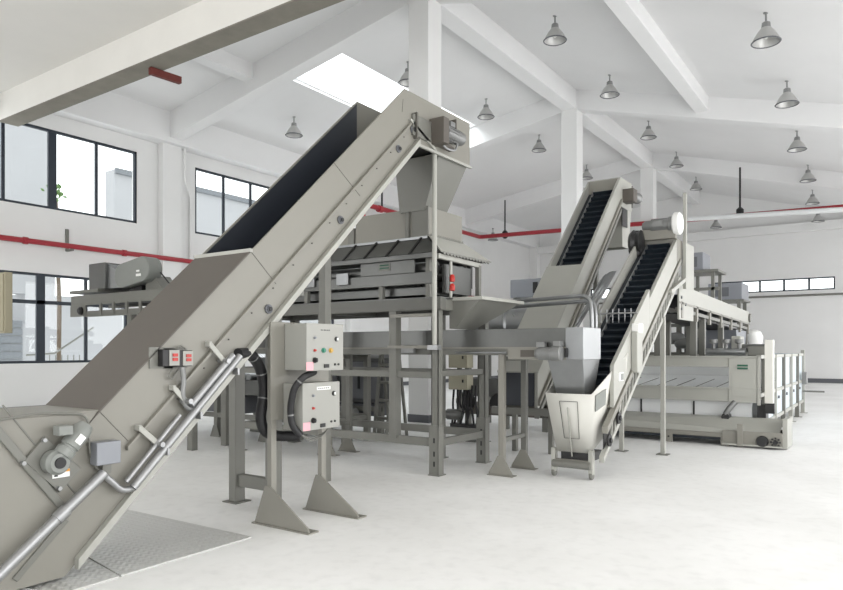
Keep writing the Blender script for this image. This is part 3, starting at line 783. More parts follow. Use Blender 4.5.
for x in (-7.95,-6.6,-5.3,-4.58):
    MB().box(x-.03,x+.03,6.75,6.81,2.135,2.64).build('stand_leg', FRAME, Hm, .003)
    MB().box(x-.03,x+.03,7.6,7.66,2.135,2.64).build('stand_leg', FRAME, Hm, .003)
MB().bar((-4.42,6.72,2.62),(-4.42,7.72,2.60),.05,.06).build('end_rail', PAINT2, Hm, .003)
MB().box(-4.45,-4.39,7.66,7.72,2.135,2.6).build('end_post', FRAME, Hm, .003)
MB().box(-4.5,-4.47,6.95,7.6,2.2,2.55).build('end_guard', STEELD, Hm)
MB().cyl((-4.42,7.02,2.135),(-4.42,7.02,2.6),.02).build('lamp_post', PAINT2, Hm)
for z in (2.27,2.38):
    MB().lathe((-4.40,7.02,z-.05),(-4.40,7.02,z+.04),[(0,.022),(.1,.034),(.7,.034),(1,.02)],16).build('red_signal', REDB, Hm, label='red signal dome')
for x in (-5.9,-6.5):
    MB().box(x-.1,x+.1,6.70,6.73,2.35,2.5).build('bracket', STEEL, Hm, .003)

# outlet chute right of the platform
t = thing('outlet_chute', 'folded sheet outlet chute between the platform and the cross conveyor', 'chute', (-4.2, 7.5, 1.76))
m = MB().shell((-4.44,-4.36,7.02,7.5,1.76), (-4.44,-4.0,7.02,8.1,2.12), .01); m.build('chute_body', FRAME, t)
MB().box(-4.44,-3.97,7.0,7.02,2.10,2.14).box(-4.01,-3.97,7.02,8.12,2.10,2.14).build('rim', PAINT2, t, .002)

# ================================================================== CROSS CONVEYOR
CC = thing('cross_conveyor', 'level steel belt conveyor crossing under the platform with triangular feet', 'conveyor', (-4.5, 7.45, 0))
CY0, CY1, CZ0, CZ1, CXE = 7.18, 7.72, 1.39, 1.75, -2.79
for y in (CY0, CY1-.015):
    MB().box(-8.4, CXE-.2, y, y+.015, 1.53, CZ1).build('side_plate', STEELD, CC, .002)
    MB().box(-8.4, CXE-.2, y+.02, y+.06 if y < 7.4 else y-.03, 1.44, 1.53).build('lower_channel', FRAME, CC, .002)
MB().box(-8.4, CXE-.2, CY0-.015, CY0+.03, 1.515, 1.535).build('bottom_lip', PAINT, CC)
MB().box(-8.4, CXE-.02, CY0+.02, CY1-.02, 1.60, 1.62).build('belt', BELT, CC)
MB().box(-3.72, CXE-.2, CY0-.01, CY0+.01, CZ0, 1.53).build('drive_panel', PAINT, CC, .002)
MB().box(-3.55,-3.38,CY0-.02,CY0-.01,1.42,1.5).build('panel_hatch', PAINTD, CC)
MB().box(-3.32,-3.24,CY0-.02,CY0-.01,1.46,1.51).build('panel_label', WHITE, CC)
MB().box(CXE-.21, CXE, CY0-.004, CY1+.004, CZ0, CZ1+.004).build('end_hood', STEEL, CC, .004, label='bright folded steel end hood')
g = MB().lathe((-3.32,CY0-.09,1.46),(-3.0,CY0-.09,1.46),[(0,.05),(.12,.06),(.12,.075),(.6,.075),(.62,.085),(.95,.085),(1,.07)],18).build('gearmotor', ALU, CC)
MB().box(-3.3,-3.2,CY0-.13,CY0-.05,1.53,1.59).build('terminal_box', ALU, g, .004)
MB().box(-3.10,-3.02,CY0-.12,CY0-.0,1.54,1.60).build('terminal_box', ALU, g, .004)
MB().box(-2.99,-2.97,CY0-.05,CY0-.005,1.42,1.52).build('cable_gland', BLACK, g)
for x in (-3.82, -6.6):
    for y in (7.22, 7.82 if x > -4 else 7.66):
        l = MB().box(x-.035,x+.035,y-.035,y+.035,.01,1.44).build('leg', PAINT if y < 7.5 else FRAME, CC, .003)
        MB().prism([(x-.16,.01),(x+.16,.01),(x+.16,.03),(x+.035,.24),(x-.035,.24),(x-.16,.03)],'y',y-.05,y-.036).box(x-.17,x+.17,y-.07,y+.05,0,.01).build('foot_gusset', PAINT, l, .002)
    MB().box(x-.025,x+.025,7.25,7.8 if x > -4 else 7.64,.40,.45).build('leg_brace', FRAME, CC, .002)
    MB().box(x-.025,x+.025,7.25,7.8 if x > -4 else 7.64,1.37,1.42).build('leg_brace', FRAME, CC, .002)
MB().cyl((-4.4,7.1,1.47),(-3.7,7.1,1.47),.012).build('tie_rod', STEEL, CC)
MB().box(-5.3,-5.05,7.12,7.17,1.46,1.56).build('sensor_bracket', ALU, CC, .003)
# funnel
MB().shell((-3.20,-2.86,7.40,7.70,.98),(-3.22,-2.80,7.19,7.71,1.389),.008).build('outlet_funnel', STEEL, CC)
MB().shell((-3.19,-2.87,7.41,7.69,.86),(-3.19,-2.87,7.41,7.69,.98),.006).build('funnel_spout', STEEL, CC)
# stainless handrail behind the conveyor end
t = thing('bent_handrail', 'pair of bent stainless handrail tubes above the cross conveyor end', 'handrail', (-3.2, 8.0, 1.75))
for dy, k in ((0,0),(.14,-.06)):
    MB().tube([on_y(508, 302, 8.35)+Vector((0,dy,k)), on_y(590, 295, 8.35)+Vector((0,dy,k)), on_y(592, 318, 8.3)+Vector((0,dy,0)), on_y(592, 330, 8.3)+Vector((0,dy,-.1))], .028, 12, .22).build('tube', STEEL, t)

# ================================================================== GENERIC INCLINED BELT ELEVATOR
def elevator(nm, label, x0, x1, y0, z0, y1, z1, wallh, lowh, bw, cleats, step=None):
    """runs along y; (y0,z0)->(y1,z1) is the top edge of the side walls"""
    t = thing(nm, label, 'conveyor', ((x0+x1)/2, y0, 0))
    s = (z1-z0)/(y1-y0); T = lambda y: z0+(y-y0)*s
    def pr(d0, d1, xa, xb, ya=y0, yb=y1):
        return MB().prism([(ya,T(ya)-d0),(yb,T(yb)-d0),(yb,T(yb)-d1),(ya,T(ya)-d1)], 'x', xa, xb)
    if step:
        pr(0, wallh, x1-.05, x1, y0, step).build('side_wall', PAINT2, t, .004)
        pr(.13, wallh, x1-.05, x1, step, y1).build('side_wall', PAINT2, t, .004)
    else: pr(0, wallh, x1-.05, x1).build('side_wall', PAINT2, t, .004)
    pr(0, wallh, x0, x0+.03).build('side_wall', PAINT2, t, .004)
    m = pr(wallh*bw, wallh*bw+.03, x0+.03, x1-.05)
    n = cleats
    for k in range(n):
        y = y0+(y1-y0)*(k+.5)/n; z = T(y)-wallh*bw
        m.prism([(y,z),(y+.03,z+.03*s),(y-.03,z+.06),(y-.05,z+.05)], 'x', x0+.14, x1-.09)
    m.build('cleated_belt', BELT, t)
    pr(wallh*bw-.06, wallh*bw+.0, x0+.115, x0+.13).build('belt_guide', GALV, t)
    pr(wallh*.98, wallh, x0+.03, x1-.05).build('underside_plate', PAINT, t)
    return t, T, s, pr

# ------------------------------------------------------------------ second elevator (right of centre)
X20, X21 = -3.24, -2.68
y0, z0 = 7.86, 1.32; y1, z1 = 10.75, 3.33
E2, T2, s2, pr2 = elevator('elevator_conveyor', 'smaller inclined elevator with dark cleated belt fed by the cross conveyor', X20, X21, y0, z0, y1, z1, .5, .84, .42, 22, 9.3)
# lower frame with chain slots
pr2(.52, .60, X21-.05, X21+.02, 7.6, 10.9).build('frame_channel', PAINT, E2, .003)
pr2(.78, .85, X21-.05, X21+.01, 7.5, 10.9).build('frame_channel', PAINT2, E2, .003)
pr2(.60, .78, X21-.04, X21-.03, 7.6, 10.9).build('chain_guard', BLACK, E2)
m = MB()
for k in range(24):
    y = 7.75+k*.13; m.bar((X21, y, T2(y)-.79), (X21, y+.05, T2(y+.05)-.59), .02, .02, (1,0,0))
m.build('lattice_rungs', PAINT2, E2)
for y in (7.62, 7.95):
    c = Vector((X21+.02, y, T2(y)-.69)); MB().lathe(c, c+Vector((.04,0,0)), [(0,.07),(.5,.07),(.6,.03),(1,.03)], 16).build('take_up_bearing', BLACK, E2)
# boot hopper: outer flared shell
lo = [(-3.27,7.56,.30),(-2.85,7.56,.30),(-2.70,8.2,.72),(-3.26,8.2,.72)]
hi = [(-3.30,7.30,1.0),(-2.74,7.30,1.0),(-2.67,8.35,1.46),(-3.28,8.35,1.46)]
m = MB(); m.add(lo+hi, [(0,1,5,4),(1,2,6,5),(3,0,4,7)])
bt = m.build('boot_hopper', PAINT3, E2); sm = bt.modifiers.new('sheet', 'SOLIDIFY'); sm.thickness = .012
def onface(u, v, off=0):   # u across, v up the front face
    a = Vector(lo[0]).lerp(Vector(lo[1]), u); b = Vector(hi[0]).lerp(Vector(hi[1]), u); p = a.lerp(b, v)
    return p + Vector((0,-.012-off,-.004))
m = MB()
for a, b in (((.3,.25),(.7,.25)),((.7,.25),(.7,.88)),((.7,.88),(.3,.88)),((.3,.88),(.3,.25))): m.bar(onface(*a), onface(*b), .006, .006)
m.build('hatch_outline', SEAM, bt)
MB().cyl(onface(.48,-.06,.02), onface(.48,.78,.02), .008, n=8).build('hatch_rod', PAINT2, bt)
MB().box(-3.22,-2.86,7.57,7.95,.20,.30).build('boot_base', BLACK, E2)
MB().cyl((-3.30,7.52,.16),(-2.84,7.52,.16),.045).build('tail_roller', FRAME, E2)
MB().bar((-3.27,7.55,.19),(-2.82,7.55,.19),.05,.05).build('base_bar', PAINT, E2, .003)
for x in (-3.3, -2.84):
    l = MB().box(x-.025,x+.025,7.52,7.6,.06,.34).build('boot_leg', PAINT2, E2, .003)
    MB().lathe((x-.02,7.56,.05),(x+.02,7.56,.05),[(0,.045),(.2,.05),(.8,.05),(1,.045)],16).build('castor', FRAME, l)
def bside(u, v):      # on the right side of the boot, u along the hall, v upward
    a = Vector(lo[1]).lerp(Vector(lo[2]), u); b = Vector(hi[1]).lerp(Vector(hi[2]), u); return a.lerp(b, v)
q = [bside(*w)+Vector((.008,-.002,0)) for w in ((.08,.66),(.36,.58),(.36,.84),(.08,.93))]
MB().loft(q, [k+Vector((.01,0,0)) for k in q]).build('sight_window', MOTORG, bt, label='grey square sight window')
MB().box(X21, X21+.006, 8.02, 8.2, T2(8.1)-.36, T2(8.1)-.26).build('name_plate', WHITE, E2)
MB().box(X21+.006, X21+.008, 8.09, 8.19, T2(8.1)-.35, T2(8.1)-.27).build('name_plate_print', MOTORG, E2)
MB().box(X21-.0, X21+.08, 8.5, 8.72, T2(8.6)-.62, T2(8.6)-.10).build('chain_case', PAINT2, E2, .01)
MB().box(X21+.0, X21+.10, 8.52, 8.68, T2(8.6)-.12, T2(8.6)+.0).build('case_cap', WHITE, E2, .01)
# glossy curved guard on the left wall
m = MB(); R = []
for k in range(9):
    a = math.radians(-10+k*14); dx, dz = -.22*math.sin(a), .22*(1-math.cos(a))*-1+.16
    R.append((dx, dz))
for k in range(8):
    (ax_, az_), (bx_, bz_) = R[k], R[k+1]
    ya, yb = 8.65, 9.5
    m.add([(X20+ax_,ya,T2(ya)+az_),(X20+bx_,ya,T2(ya)+bz_),(X20+bx_,yb,T2(yb)+bz_),(X20+ax_,yb,T2(yb)+az_)], [(0,1,2,3)])
gd = m.build('curved_guard', STEEL, E2); gd.modifiers.new('sheet', 'SOLIDIFY').thickness = .006
# comb sensor across belt
m = MB().cyl((X20,8.75,T2(8.75)+.04),(X21,8.75,T2(8.75)+.04),.012,n=8)
for k in range(6): m.cyl((X20+.08+k*.08,8.75,T2(8.75)+.1),(X20+.08+k*.08,8.75,T2(8.75)-.08),.007,n=6)
m.build('comb_bar', GALV, E2)
# head drive
MB().box(X20,X21,10.72,11.05,2.86,3.2).build('head_box', PAINT, E2, .004)
MB().box(X20+.0,X21,10.62,10.74,3.2,3.36).build('head_plate', PAINT, E2, .004)
hc = Vector((0,10.7,3.42))
g = MB().lathe((-3.18,10.68,3.42),(-2.72,10.68,3.42),[(0,.06),(.08,.085),(.3,.085),(.3,.105),(.85,.105),(.88,.12),(1,.12)],20).build('motor', ALU, E2)
MB().lathe((-2.72,10.68,3.42),(-2.60,10.68,3.42),[(0,.14),(.2,.17),(.8,.17),(1,.14)],24).build('motor_fan_cover', WHITE, g)
MB().box(-3.0,-2.86,10.56,10.62,3.38,3.48).build('terminal_box', ALU, g, .006)
c = on_y(636, 244, 10.55)
MB().lathe(c+Vector((-.11,0,.02)), c+Vector((.12,0,.02)), [(0,.06),(.12,.15),(.35,.2),(.6,.17),(.85,.19),(1,.07)], 14).lathe(c+Vector((0,0,-.24)), c+Vector((.02,0,.2)), [(0,.08),(.3,.12),(.7,.1),(1,.05)], 10).build('gearbox', BLACK, E2)
for x in (-3.28,-2.68):
    l = MB().box(x-.03,x+.03,9.93,9.99,.01,T2(9.96)-.8).build('leg', PAINT2, E2, .003)
    MB().box(x-.08,x+.08,9.88,10.04,0,.012).build('foot_plate', FRAME, l)
MB().box(-2.66,-2.61,11.0,11.06,2.45,3.95).build('guard_post', PAINT2, E2, .003)
MB().bar((-2.64,10.2,2.35),(-2.64,11.03,2.6),.05,.06).build('post_brace', PAINT2, E2, .003)

# ------------------------------------------------------------------ third elevator (behind)
X30, X31 = -4.62, -4.0
ya, za = 8.6, 1.19; yb, zb = 12.1, 4.62
E3, T3, s3, pr3 = elevator('elevator_conveyor', 'far inclined elevator rising behind, between the column and the smaller elevator', X30, X31, ya, za, yb, zb, .55, .7, .42, 30)
MB().prism([(8.6,T3(8.6)+.01),(10.3,T3(10.3)+.01),(10.3,T3(10.3)-.01),(8.6,T3(8.6)-.01)],'x',X30-.01,X31+.01).build('cover', PAINT2, E3, .003, label='pale sheet cover over the lower trough')
pr3(.40,.46,X31,X31+.04).build('frame_channel', PAINT, E3, .003)
pr3(.56,.64,X31-.05,X31+.02).build('frame_channel', FRAME, E3, .003)
MB().prism([(12.1,4.62),(12.75,4.62),(12.75,4.1),(12.1,4.1)],'x',X31-.03,X31).build('head_side', PAINT2, E3, .003)
MB().prism([(12.1,4.62),(12.75,4.62),(12.75,4.1),(12.1,4.1)],'x',X30,X30+.03).build('head_side', PAINT2, E3, .003)
MB().box(X30+.03,X31-.03,12.1,12.75,4.60,4.62).build('head_lid', PAINT2, E3)
MB().box(X30+.03,X31-.03,12.73,12.75,4.1,4.6).build('head_end', PAINT2, E3)
MB().box(X30+.03,X31-.03,12.08,12.1,4.3,4.6).build('head_front', PAINT, E3)
MB().shell((X30+.1,X31-.05,12.35,12.7,3.4),(X30+.05,X31-.01,12.2,12.72,4.1),.01).build('discharge_chute', PAINT2, E3)
MB().box(X31,X31+.012,12.15,12.45,3.75,4.08).build('rubber_flap', BLACK, E3)
g = MB().box(X31,X31+.2,12.2,12.42,4.18,4.42).build('gearbox', PAINTD, E3, .006)
MB().lathe((X31+.12,12.42,4.32),(X31+.12,12.72,4.32),[(0,.07),(.1,.09),(.8,.09),(.85,.1),(1,.09)],18).build('motor', ALU, g)
MB().box(X31+.1,X31+.12,12.4,12.42,4.1,4.5).build('guard_plate', FRAME, g)
for x, y in ((X30+.02,10.9),(X31-.02,10.9),(X31-.02,9.1),(X30+.02,9.1)):
    MB().box(x-.035,x+.035,y-.035,y+.035,0,T3(y)-.55).build('leg', FRAME, E3, .003)
# boot with dark front
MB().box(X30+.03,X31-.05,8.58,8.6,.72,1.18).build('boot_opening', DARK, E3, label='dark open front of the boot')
MB().box(X30-.05,X31+.35,8.5,8.58,.60,.70).build('boot_tray', FRAME, E3, .004)
# ================================================================== WASHING BATH (right)
BF = 11.9                       # front plane
BX1 = -1.62
B = thing('washing_bath', 'long grey framed washing bath with white liner, right of the smaller elevator', 'washing machine', (-3.4, 14, 0))
MB().box(-4.7, BX1-.1, BF, BF+.08, 1.22, 1.39).build('top_rail', PAINT2, B, .004)
MB().box(-4.7, BX1-.1, BF-.03, BF+.02, 1.375, 1.40).build('rail_lip', PAINT2, B, .003)
MB().box(-4.7, BX1-.1, BF, BF+.08, .66, .88).build('lower_rail', PAINT2, B, .004)
MB().box(-4.7, BX1-.1, BF-.03, BF+.02, .865, .89).build('rail_lip', PAINT2, B, .003)
pn = MB().box(on_y(729,0,BF).x, on_y(757,0,BF).x, BF-.02, BF+.05, .655, 1.37).build('end_panel', PAINT2, B, .004)
MB().box(on_y(732,0,BF).x, on_y(754,0,BF).x, BF-.024, BF-.02, .75, 1.15).build('panel_door', PAINT2, pn, .002)
a = on_y(736.5, 365, BF-.03); b = on_y(748.5, 370, BF-.03)
MB().box(a.x, b.x, BF-.03, BF-.02, 1.185, 1.27).build('maker_plate', PAINT2, pn)
m = MB()
for z in (1.19, 1.235):
    m.box(a.x+.01, b.x-.01, BF-.033, BF-.03, z, z+.03)
m.build('green_bars', GREEN, pn)
MB().box(on_y(757.5,0,BF).x, on_y(760.5,0,BF).x, BF-.03, BF+.05, .62, 1.4).build('end_post', PAINT2, B, .003)
pa, pb = on_y(765,0,BF), on_y(773.5,0,BF)
MB().box(pa.x, pb.x, BF-.05, BF+.1, .66, 1.66).build('corner_post', PAINT3, B, .006)
MB().box(pa.x, pb.x+.02, BF-.05, BF+.02, .50, .66).build('post_hook', BLACK, B, .01)
# white liner sheets sloping inside
MB().add([(-4.7,BF+.1,.80),(BX1-.2,BF+.1,.80),(BX1-.2,BF+1.6,1.02),(-4.7,BF+1.6,1.02),(-4.7,BF+.1,.78),(BX1-.2,BF+.1,.78),(BX1-.2,BF+1.6,1.0),(-4.7,BF+1.6,1.0)],
         [(0,1,2,3),(7,6,5,4),(0,4,5,1),(1,5,6,2),(2,6,7,3),(3,7,4,0)]).build('liner', TUB, B)
MB().box(-4.7, BX1-.2, BF+1.6, BF+1.64, .6, 1.35).build('liner_back', TUB, B)
m = MB()
for y in (12.15, 12.8, 14.4, 14.8, 17.1, 17.4): MB().box(-4.6, -1.75, y-.05, y+.05, 1.33, 1.40).build('cross_beam', PAINT2, B)
for k in range(9):
    x = -4.5+k*.33; m.bar((x,BF+.2,.816),(x+.22,BF+1.25,.972),.012,.006)
m.build('liner_seams', SEAM, B)
MB().box(-4.7, BX1-.22, BF+.14, BF+.2, .36, .66).build('tub_front', TUB, B, .006)
for x in (on_y(692,0,BF).x, on_y(639,0,BF).x):
    MB().box(x-.012, x+.012, BF+.12, BF+.14, .36, .64).build('tub_strap', BLACK, B)
MB().box(-4.7, BX1-.2, BF+.13, BF+.16, .35, .37).build('tub_edge', SEAM, B)
c = on_y(727, 414, BF)
h = MB().tube([(c.x+.12,BF-.0,.66),(c.x+.04,BF-.06,.55),(c.x-.01,BF-.06,.46)], .045, 12, .05).build('drain_pipe', ALU, B)
MB().lathe((c.x-.01,BF-.1,.42),(c.x-.01,BF+.1,.42),[(0,.06),(1,.06)],16).build('drain_cap', BLACK, h)
MB().box(on_y(756,0,BF).x, on_y(765,0,BF).x, BF+.1, BF+.4, .3, .62).build('pump_box', BLACK, B, .01)
# side cage of the bath running away along the hall
SXB = on_y(786,0,14.2).x
SXB = -1.72
ye = on_x(803, 380, SXB).y
for z0_, z1_, n_ in ((1.36,1.42,'side_top_rail'),(.74,.80,'side_middle_rail'),(.26,.32,'side_bottom_rail')):
    MB().box(SXB-.05, SXB+.02, BF+.1, ye, z0_, z1_).build(n_, PAINT2, B, .003)
nP = 6
for k in range(nP):
    y = BF+.6+(ye-BF-.65)*k/(nP-1)
    MB().box(SXB-.04, SXB+.04, y-.04, y+.04, .01, 1.42 if k < nP-1 else 1.5).box(SXB-.06, SXB+.10, y-.06, y+.06, 0, .012).build('side_post', PAINT2 if k % 2 else FRAME, B, .003)
    if k < nP-1:
        y2 = BF+.6+(ye-BF-.65)*(k+1)/(nP-1)
        MB().box(SXB-.03, SXB-.015, y+.05, y2-.05, .80, 1.36).build('side_panel', ICE, B)
        MB().box(SXB-.03, SXB-.015, y+.05, y2-.05, .32, .74).build('side_panel', ICE, B)
        q = MB()
        for j in range(2): q.cyl((SXB-.014, y+.3+j*.3, .62),(SXB+.01, y+.3+j*.3, .62),.03,n=10)
        q.build('panel_bolts', SKIRT, B)
MB().box(-4.6, SXB, ye-.05, ye, .2, 1.42).build('far_end', ICE, B)
MB().box(SXB, SXB+.45, ye-.1, ye-.04, .5, .54).build('outrigger', FRAME, B)
MB().box(SXB+.02, SXB+.12, ye-.5, ye-.25, .7, .98).build('side_gearbox', ALU, B, .01)
MB().box(-4.6, -1.9, BF+.2, ye-.1, .2, .36).build('tub_base', STEELD, B)
for x in (-4.6, -3.4):
    MB().box(x-.04,x+.04,BF+.2,BF+.28,0,.7).build('leg', FRAME, B, .003)
MB().box(-4.6,-1.95,BF+1.7,BF+1.8,1.3,1.4).build('cross_beam', PAINT, B, .003)

# low take-away conveyor under the bath front
LC = thing('low_conveyor', 'low belt conveyor lying on the floor in front of the washing bath', 'conveyor', (-3.2, 11.6, 0))
yL = 11.45
xr = on_y(783, 440, yL).x; xm = on_y(723, 440, yL).x
MB().prism([(-4.6,.20),(xr-.1,.20),(xr-.1,.24),(-4.6,.36)],'y',yL,yL+.02).build('side_plate', PAINT2, LC, .003)
MB().box(-4.6, xm, yL-.02, yL+.02, .13, .2).build('frame_channel', PAINT, LC, .003)
MB().add([(-4.6,yL+.02,.34),(xr-.05,yL+.02,.2),(xr-.05,yL+.5,.42),(-4.6,yL+.5,.42),(-4.6,yL+.02,.33),(xr-.05,yL+.02,.19),(xr-.05,yL+.5,.41),(-4.6,yL+.5,.41)],
         [(0,1,2,3),(7,6,5,4),(0,4,5,1),(1,5,6,2),(2,6,7,3),(3,7,4,0)]).build('trough_sheet', PAINT2, LC)
MB().box(-4.6, xm, yL+.03, yL+.5, .08, .12).build('belt_return', BELT, LC)
hd = MB().box(xm, xr, yL-.05, yL, .04, .25).build('head_plate', PAINT, LC, .004)
MB().box(xm, xr, yL+.48, yL+.52, .04, .25).build('head_plate', PAINT, LC, .004)
MB().box(xm, xr, yL-.09, yL-.05, .03, .055).build('head_lip', PAINT2, hd)
p = on_y(763, 441, yL); MB().lathe((p.x,yL-.1,p.z),(p.x,yL-.05,p.z),[(0,.075),(.3,.085),(1,.085)],20).build('bearing', BLACK, hd)
p = on_y(776, 442, yL)
m = MB().lathe((p.x,yL-.09,p.z),(p.x,yL-.05,p.z),[(0,.035),(1,.035)],12)
for k in range(8):
    an = k*math.pi/4; m.box(p.x+.06*math.cos(an)-.012, p.x+.06*math.cos(an)+.012, yL-.07, yL-.05, p.z+.06*math.sin(an)-.012, p.z+.06*math.sin(an)+.012)
m.build('sprocket', BLACK, hd)
x = on_y(741, 440, yL).x; MB().box(x-.04, x+.04, yL-.1, yL-.05, .02, .36).build('stiffener', PAINT, hd, .003)
MB().box(on_y(785,0,yL+.3).x, on_y(790,0,yL+.3).x, yL+.0, yL+.62, .012, .46).build('end_plate', PAINT2, LC, .004)
for px in (669, 725):
    x = on_y(px, 440, yL).x; l = MB().box(x-.06, x+.06, yL-.03, yL+.0, .0, .14).build('foot', PAINT, LC, .003)
    MB().cyl((x,yL-.035,.09),(x,yL-.025,.09),.015,n=10).build('foot_bolt', BLACK, l)

# ================================================================== UPPER CONVEYOR ABOVE THE BATH
U = thing('upper_conveyor', 'long pale conveyor above the washing bath sloping away from the elevator head', 'conveyor', (-2.8, 14, 2.2))
ux = -2.70
U0, U1 = on_x(679, 284, ux), on_x(749, 312, ux)
def upr(za, zb, xa, xb):
    return MB().prism([(U0.y,U0.z+za),(U1.y,U1.z+za),(U1.y,U1.z+zb),(U0.y,U0.z+zb)],'x',xa,xb)
upr(0, -.26, ux-.02, ux).build('side_plate', PAINT2, U, .003)
upr(0, -.26, ux-.72, ux-.70).build('side_plate', PAINT2, U, .003)
upr(-.16, -.18, ux-.70, ux-.02).build('belt', BELT, U)
upr(-.36, -.42, ux-.06, ux+.0).build('lower_channel', FRAME, U, .003)
upr(-.27, -.30, ux-.0, ux+.02).build('flange', PAINT, U)
upr(-.44, -.46, ux-.70, ux-.06).build('belt_return', BLACK, U)
nb = 7
for k in range(nb):
    y = U0.y+.15+(U1.y-U0.y-.3)*k/(nb-1); z = U0.z+(U1.z-U0.z)*(y-U0.y)/(U1.y-U0.y)
    MB().box(ux-.03, ux+.02, y-.05, y+.05, z-.52, z-.26).build('bracket', PAINT, U, .003)
MB().box(ux-.02, ux+.01, U0.y-.02, U0.y+.9, U0.z-.55, U0.z-.05).build('tail_plate', PAINT2, U, .004)
m = MB()
for a_, b_ in ((.1,-.2),(.1,-.38),(.35,-.3)): m.cyl((ux+.01,U0.y+a_,U0.z+b_),(ux+.025,U0.y+a_,U0.z+b_),.025,n=10)
m.build('tail_bolts', SKIRT, U)
MB().lathe((ux-.7,U1.y,U1.z-.14),(ux+.05,U1.y,U1.z-.14),[(0,.1),(.98,.1),(1,.06)],16).build('head_roller', FRAME, U)
for y in (12.15, 12.8, 14.4, 17.1):
    z = U0.z+(U1.z-U0.z)*(y-U0.y)/(U1.y-U0.y)
    for x in (ux-.06, ux-.66):
        MB().box(x-.05,x+.05,y-.05,y+.05,1.40,z-.42).build('leg', FRAME, U, .003)
# end chute of the upper conveyor
MB().shell((ux-.75,ux-.05,U1.y-1.1,U1.y-.1,1.5),(ux-.75,ux-.02,U1.y-1.5,U1.y+.05,U1.z-.45),.01).build('end_chute', BOXB, U)
tag(MB().lathe((-2.62,17.4,1.40),(-2.62,17.4,1.98),[(0,.1),(.3,.17),(.7,.2),(.9,.15),(1,.04)],18).build('filter_bag', WHITE), 'white rounded bag standing beside the end chute of the upper conveyor', 'bag')

# frame rack on top of the bath, behind the second elevator
R = thing('pipe_rack', 'grey steel rack with pipes standing on the bath behind the elevator', 'rack', (-4, 13.8, 1.38))
yR = 14.8
for px in (646, 657, 668, 679, 687):
    x = on_y(px, 330, yR).x; MB().box(x-.045,x+.045,yR-.045,yR+.045,1.40,2.5).build('upright', FRAME, R, .003)
xa, xb = on_y(644,0,yR).x, on_y(688,0,yR).x
for z in (2.46, 2.02, 1.66, 1.42): MB().box(xa,xb,yR-.03,yR+.03,z-.035,z+.035).build('rail', FRAME, R, .003)
for k, (px, py) in enumerate(((676,338),(664,340),(684,343))):
    c = on_y(px, py, yR-.15); MB().lathe((c.x-.18,c.y,c.z),(c.x+.18,c.y,c.z),[(0,.06),(.1,.11),(.6,.12),(.9,.09),(1,.05)],14).build('pump_motor', ALU, R)
MB().tube([(xa+.3,yR-.1,1.45),(xa+.3,yR-.1,1.9),(xb-.5,yR-.1,1.9),(xb-.5,yR-.1,1.45)],.04,10,.1).build('pipe', STEEL, R)
MB().tube([(xa+.9,yR-.12,1.45),(xa+.9,yR-.12,2.3),(xb-.2,yR-.12,2.3)],.035,10,.1).build('pipe', STEELD, R)
R2 = thing('steel_rack', 'darker steel rack with machinery under the upper conveyor', 'rack', (-3, 15.6, 1.38))
yR = 17.4
for px in (694, 704, 713, 722):
    x = on_y(px, 330, yR).x; MB().box(x-.05,x+.05,yR-.05,yR+.05,1.40,1.80).build('upright', FRAME, R2, .003)
xa, xb = on_y(692,0,yR).x, on_y(726,0,yR).x
for z in (1.76, 1.6): MB().box(xa,xb,yR-.03,yR+.03,z-.04,z+.04).build('rail', SKIRT, R2, .003)
MB().box(xa+.1,xb-.3,yR-.3,yR,1.4,1.75).build('valve_box', STEELD, R2, .01)
MB().lathe((xb-.5,yR-.2,1.55),(xb-.1,yR-.2,1.55),[(0,.06),(.1,.12),(.8,.12),(1,.06)],14).build('motor', ALU, R2)
# small items on the bath top
def box_item(name, mm, px0, px1, pt, pb, y, dep, label, cat, bev=.01):
    a, b = on_y(px0, pt, y), on_y(px1, pb, y)
    return tag(MB().box(a.x, b.x, y, y+dep, min(b.z, a.z), max(a.z, b.z)).build(name, mm, None, bev), label, cat)
t = thing('bath_motor', 'pale motor box on top of the washing bath beside the tall corner post', 'motor', tuple(on_y(735, 352, 12.4)))
a, b = on_y(731, 336, 12.4), on_y(741, 353, 12.4)
MB().box(a.x,b.x,12.4,12.7,1.40,a.z).build('motor_box', PAINT2, t, .02)
MB().cyl((b.x,12.55,1.53),(b.x+.34,12.55,1.53),.07).build('drive_shaft', STEELD, t)
MB().box(b.x+.1,b.x+.36,12.4,12.75,1.40,1.56).build('bearing_block', FRAME, t, .01)
t = thing('valve_manifold', 'stainless valve manifold on the bath rail below the upper conveyor', 'valves', tuple(on_y(712, 345, 12.3)))
c = on_y(706, 345, 12.3)
MB().cyl((c.x,12.3,1.47),(c.x+.62,12.3,1.47),.06).build('manifold_pipe', STEEL, t)
for k in range(3):
    s = MB().lathe((c.x+.12+k*.2,12.3,1.5),(c.x+.12+k*.2,12.3,1.68),[(0,.03),(.6,.03),(.65,.07),(1,.07)],12).build('valve', ALU, t)

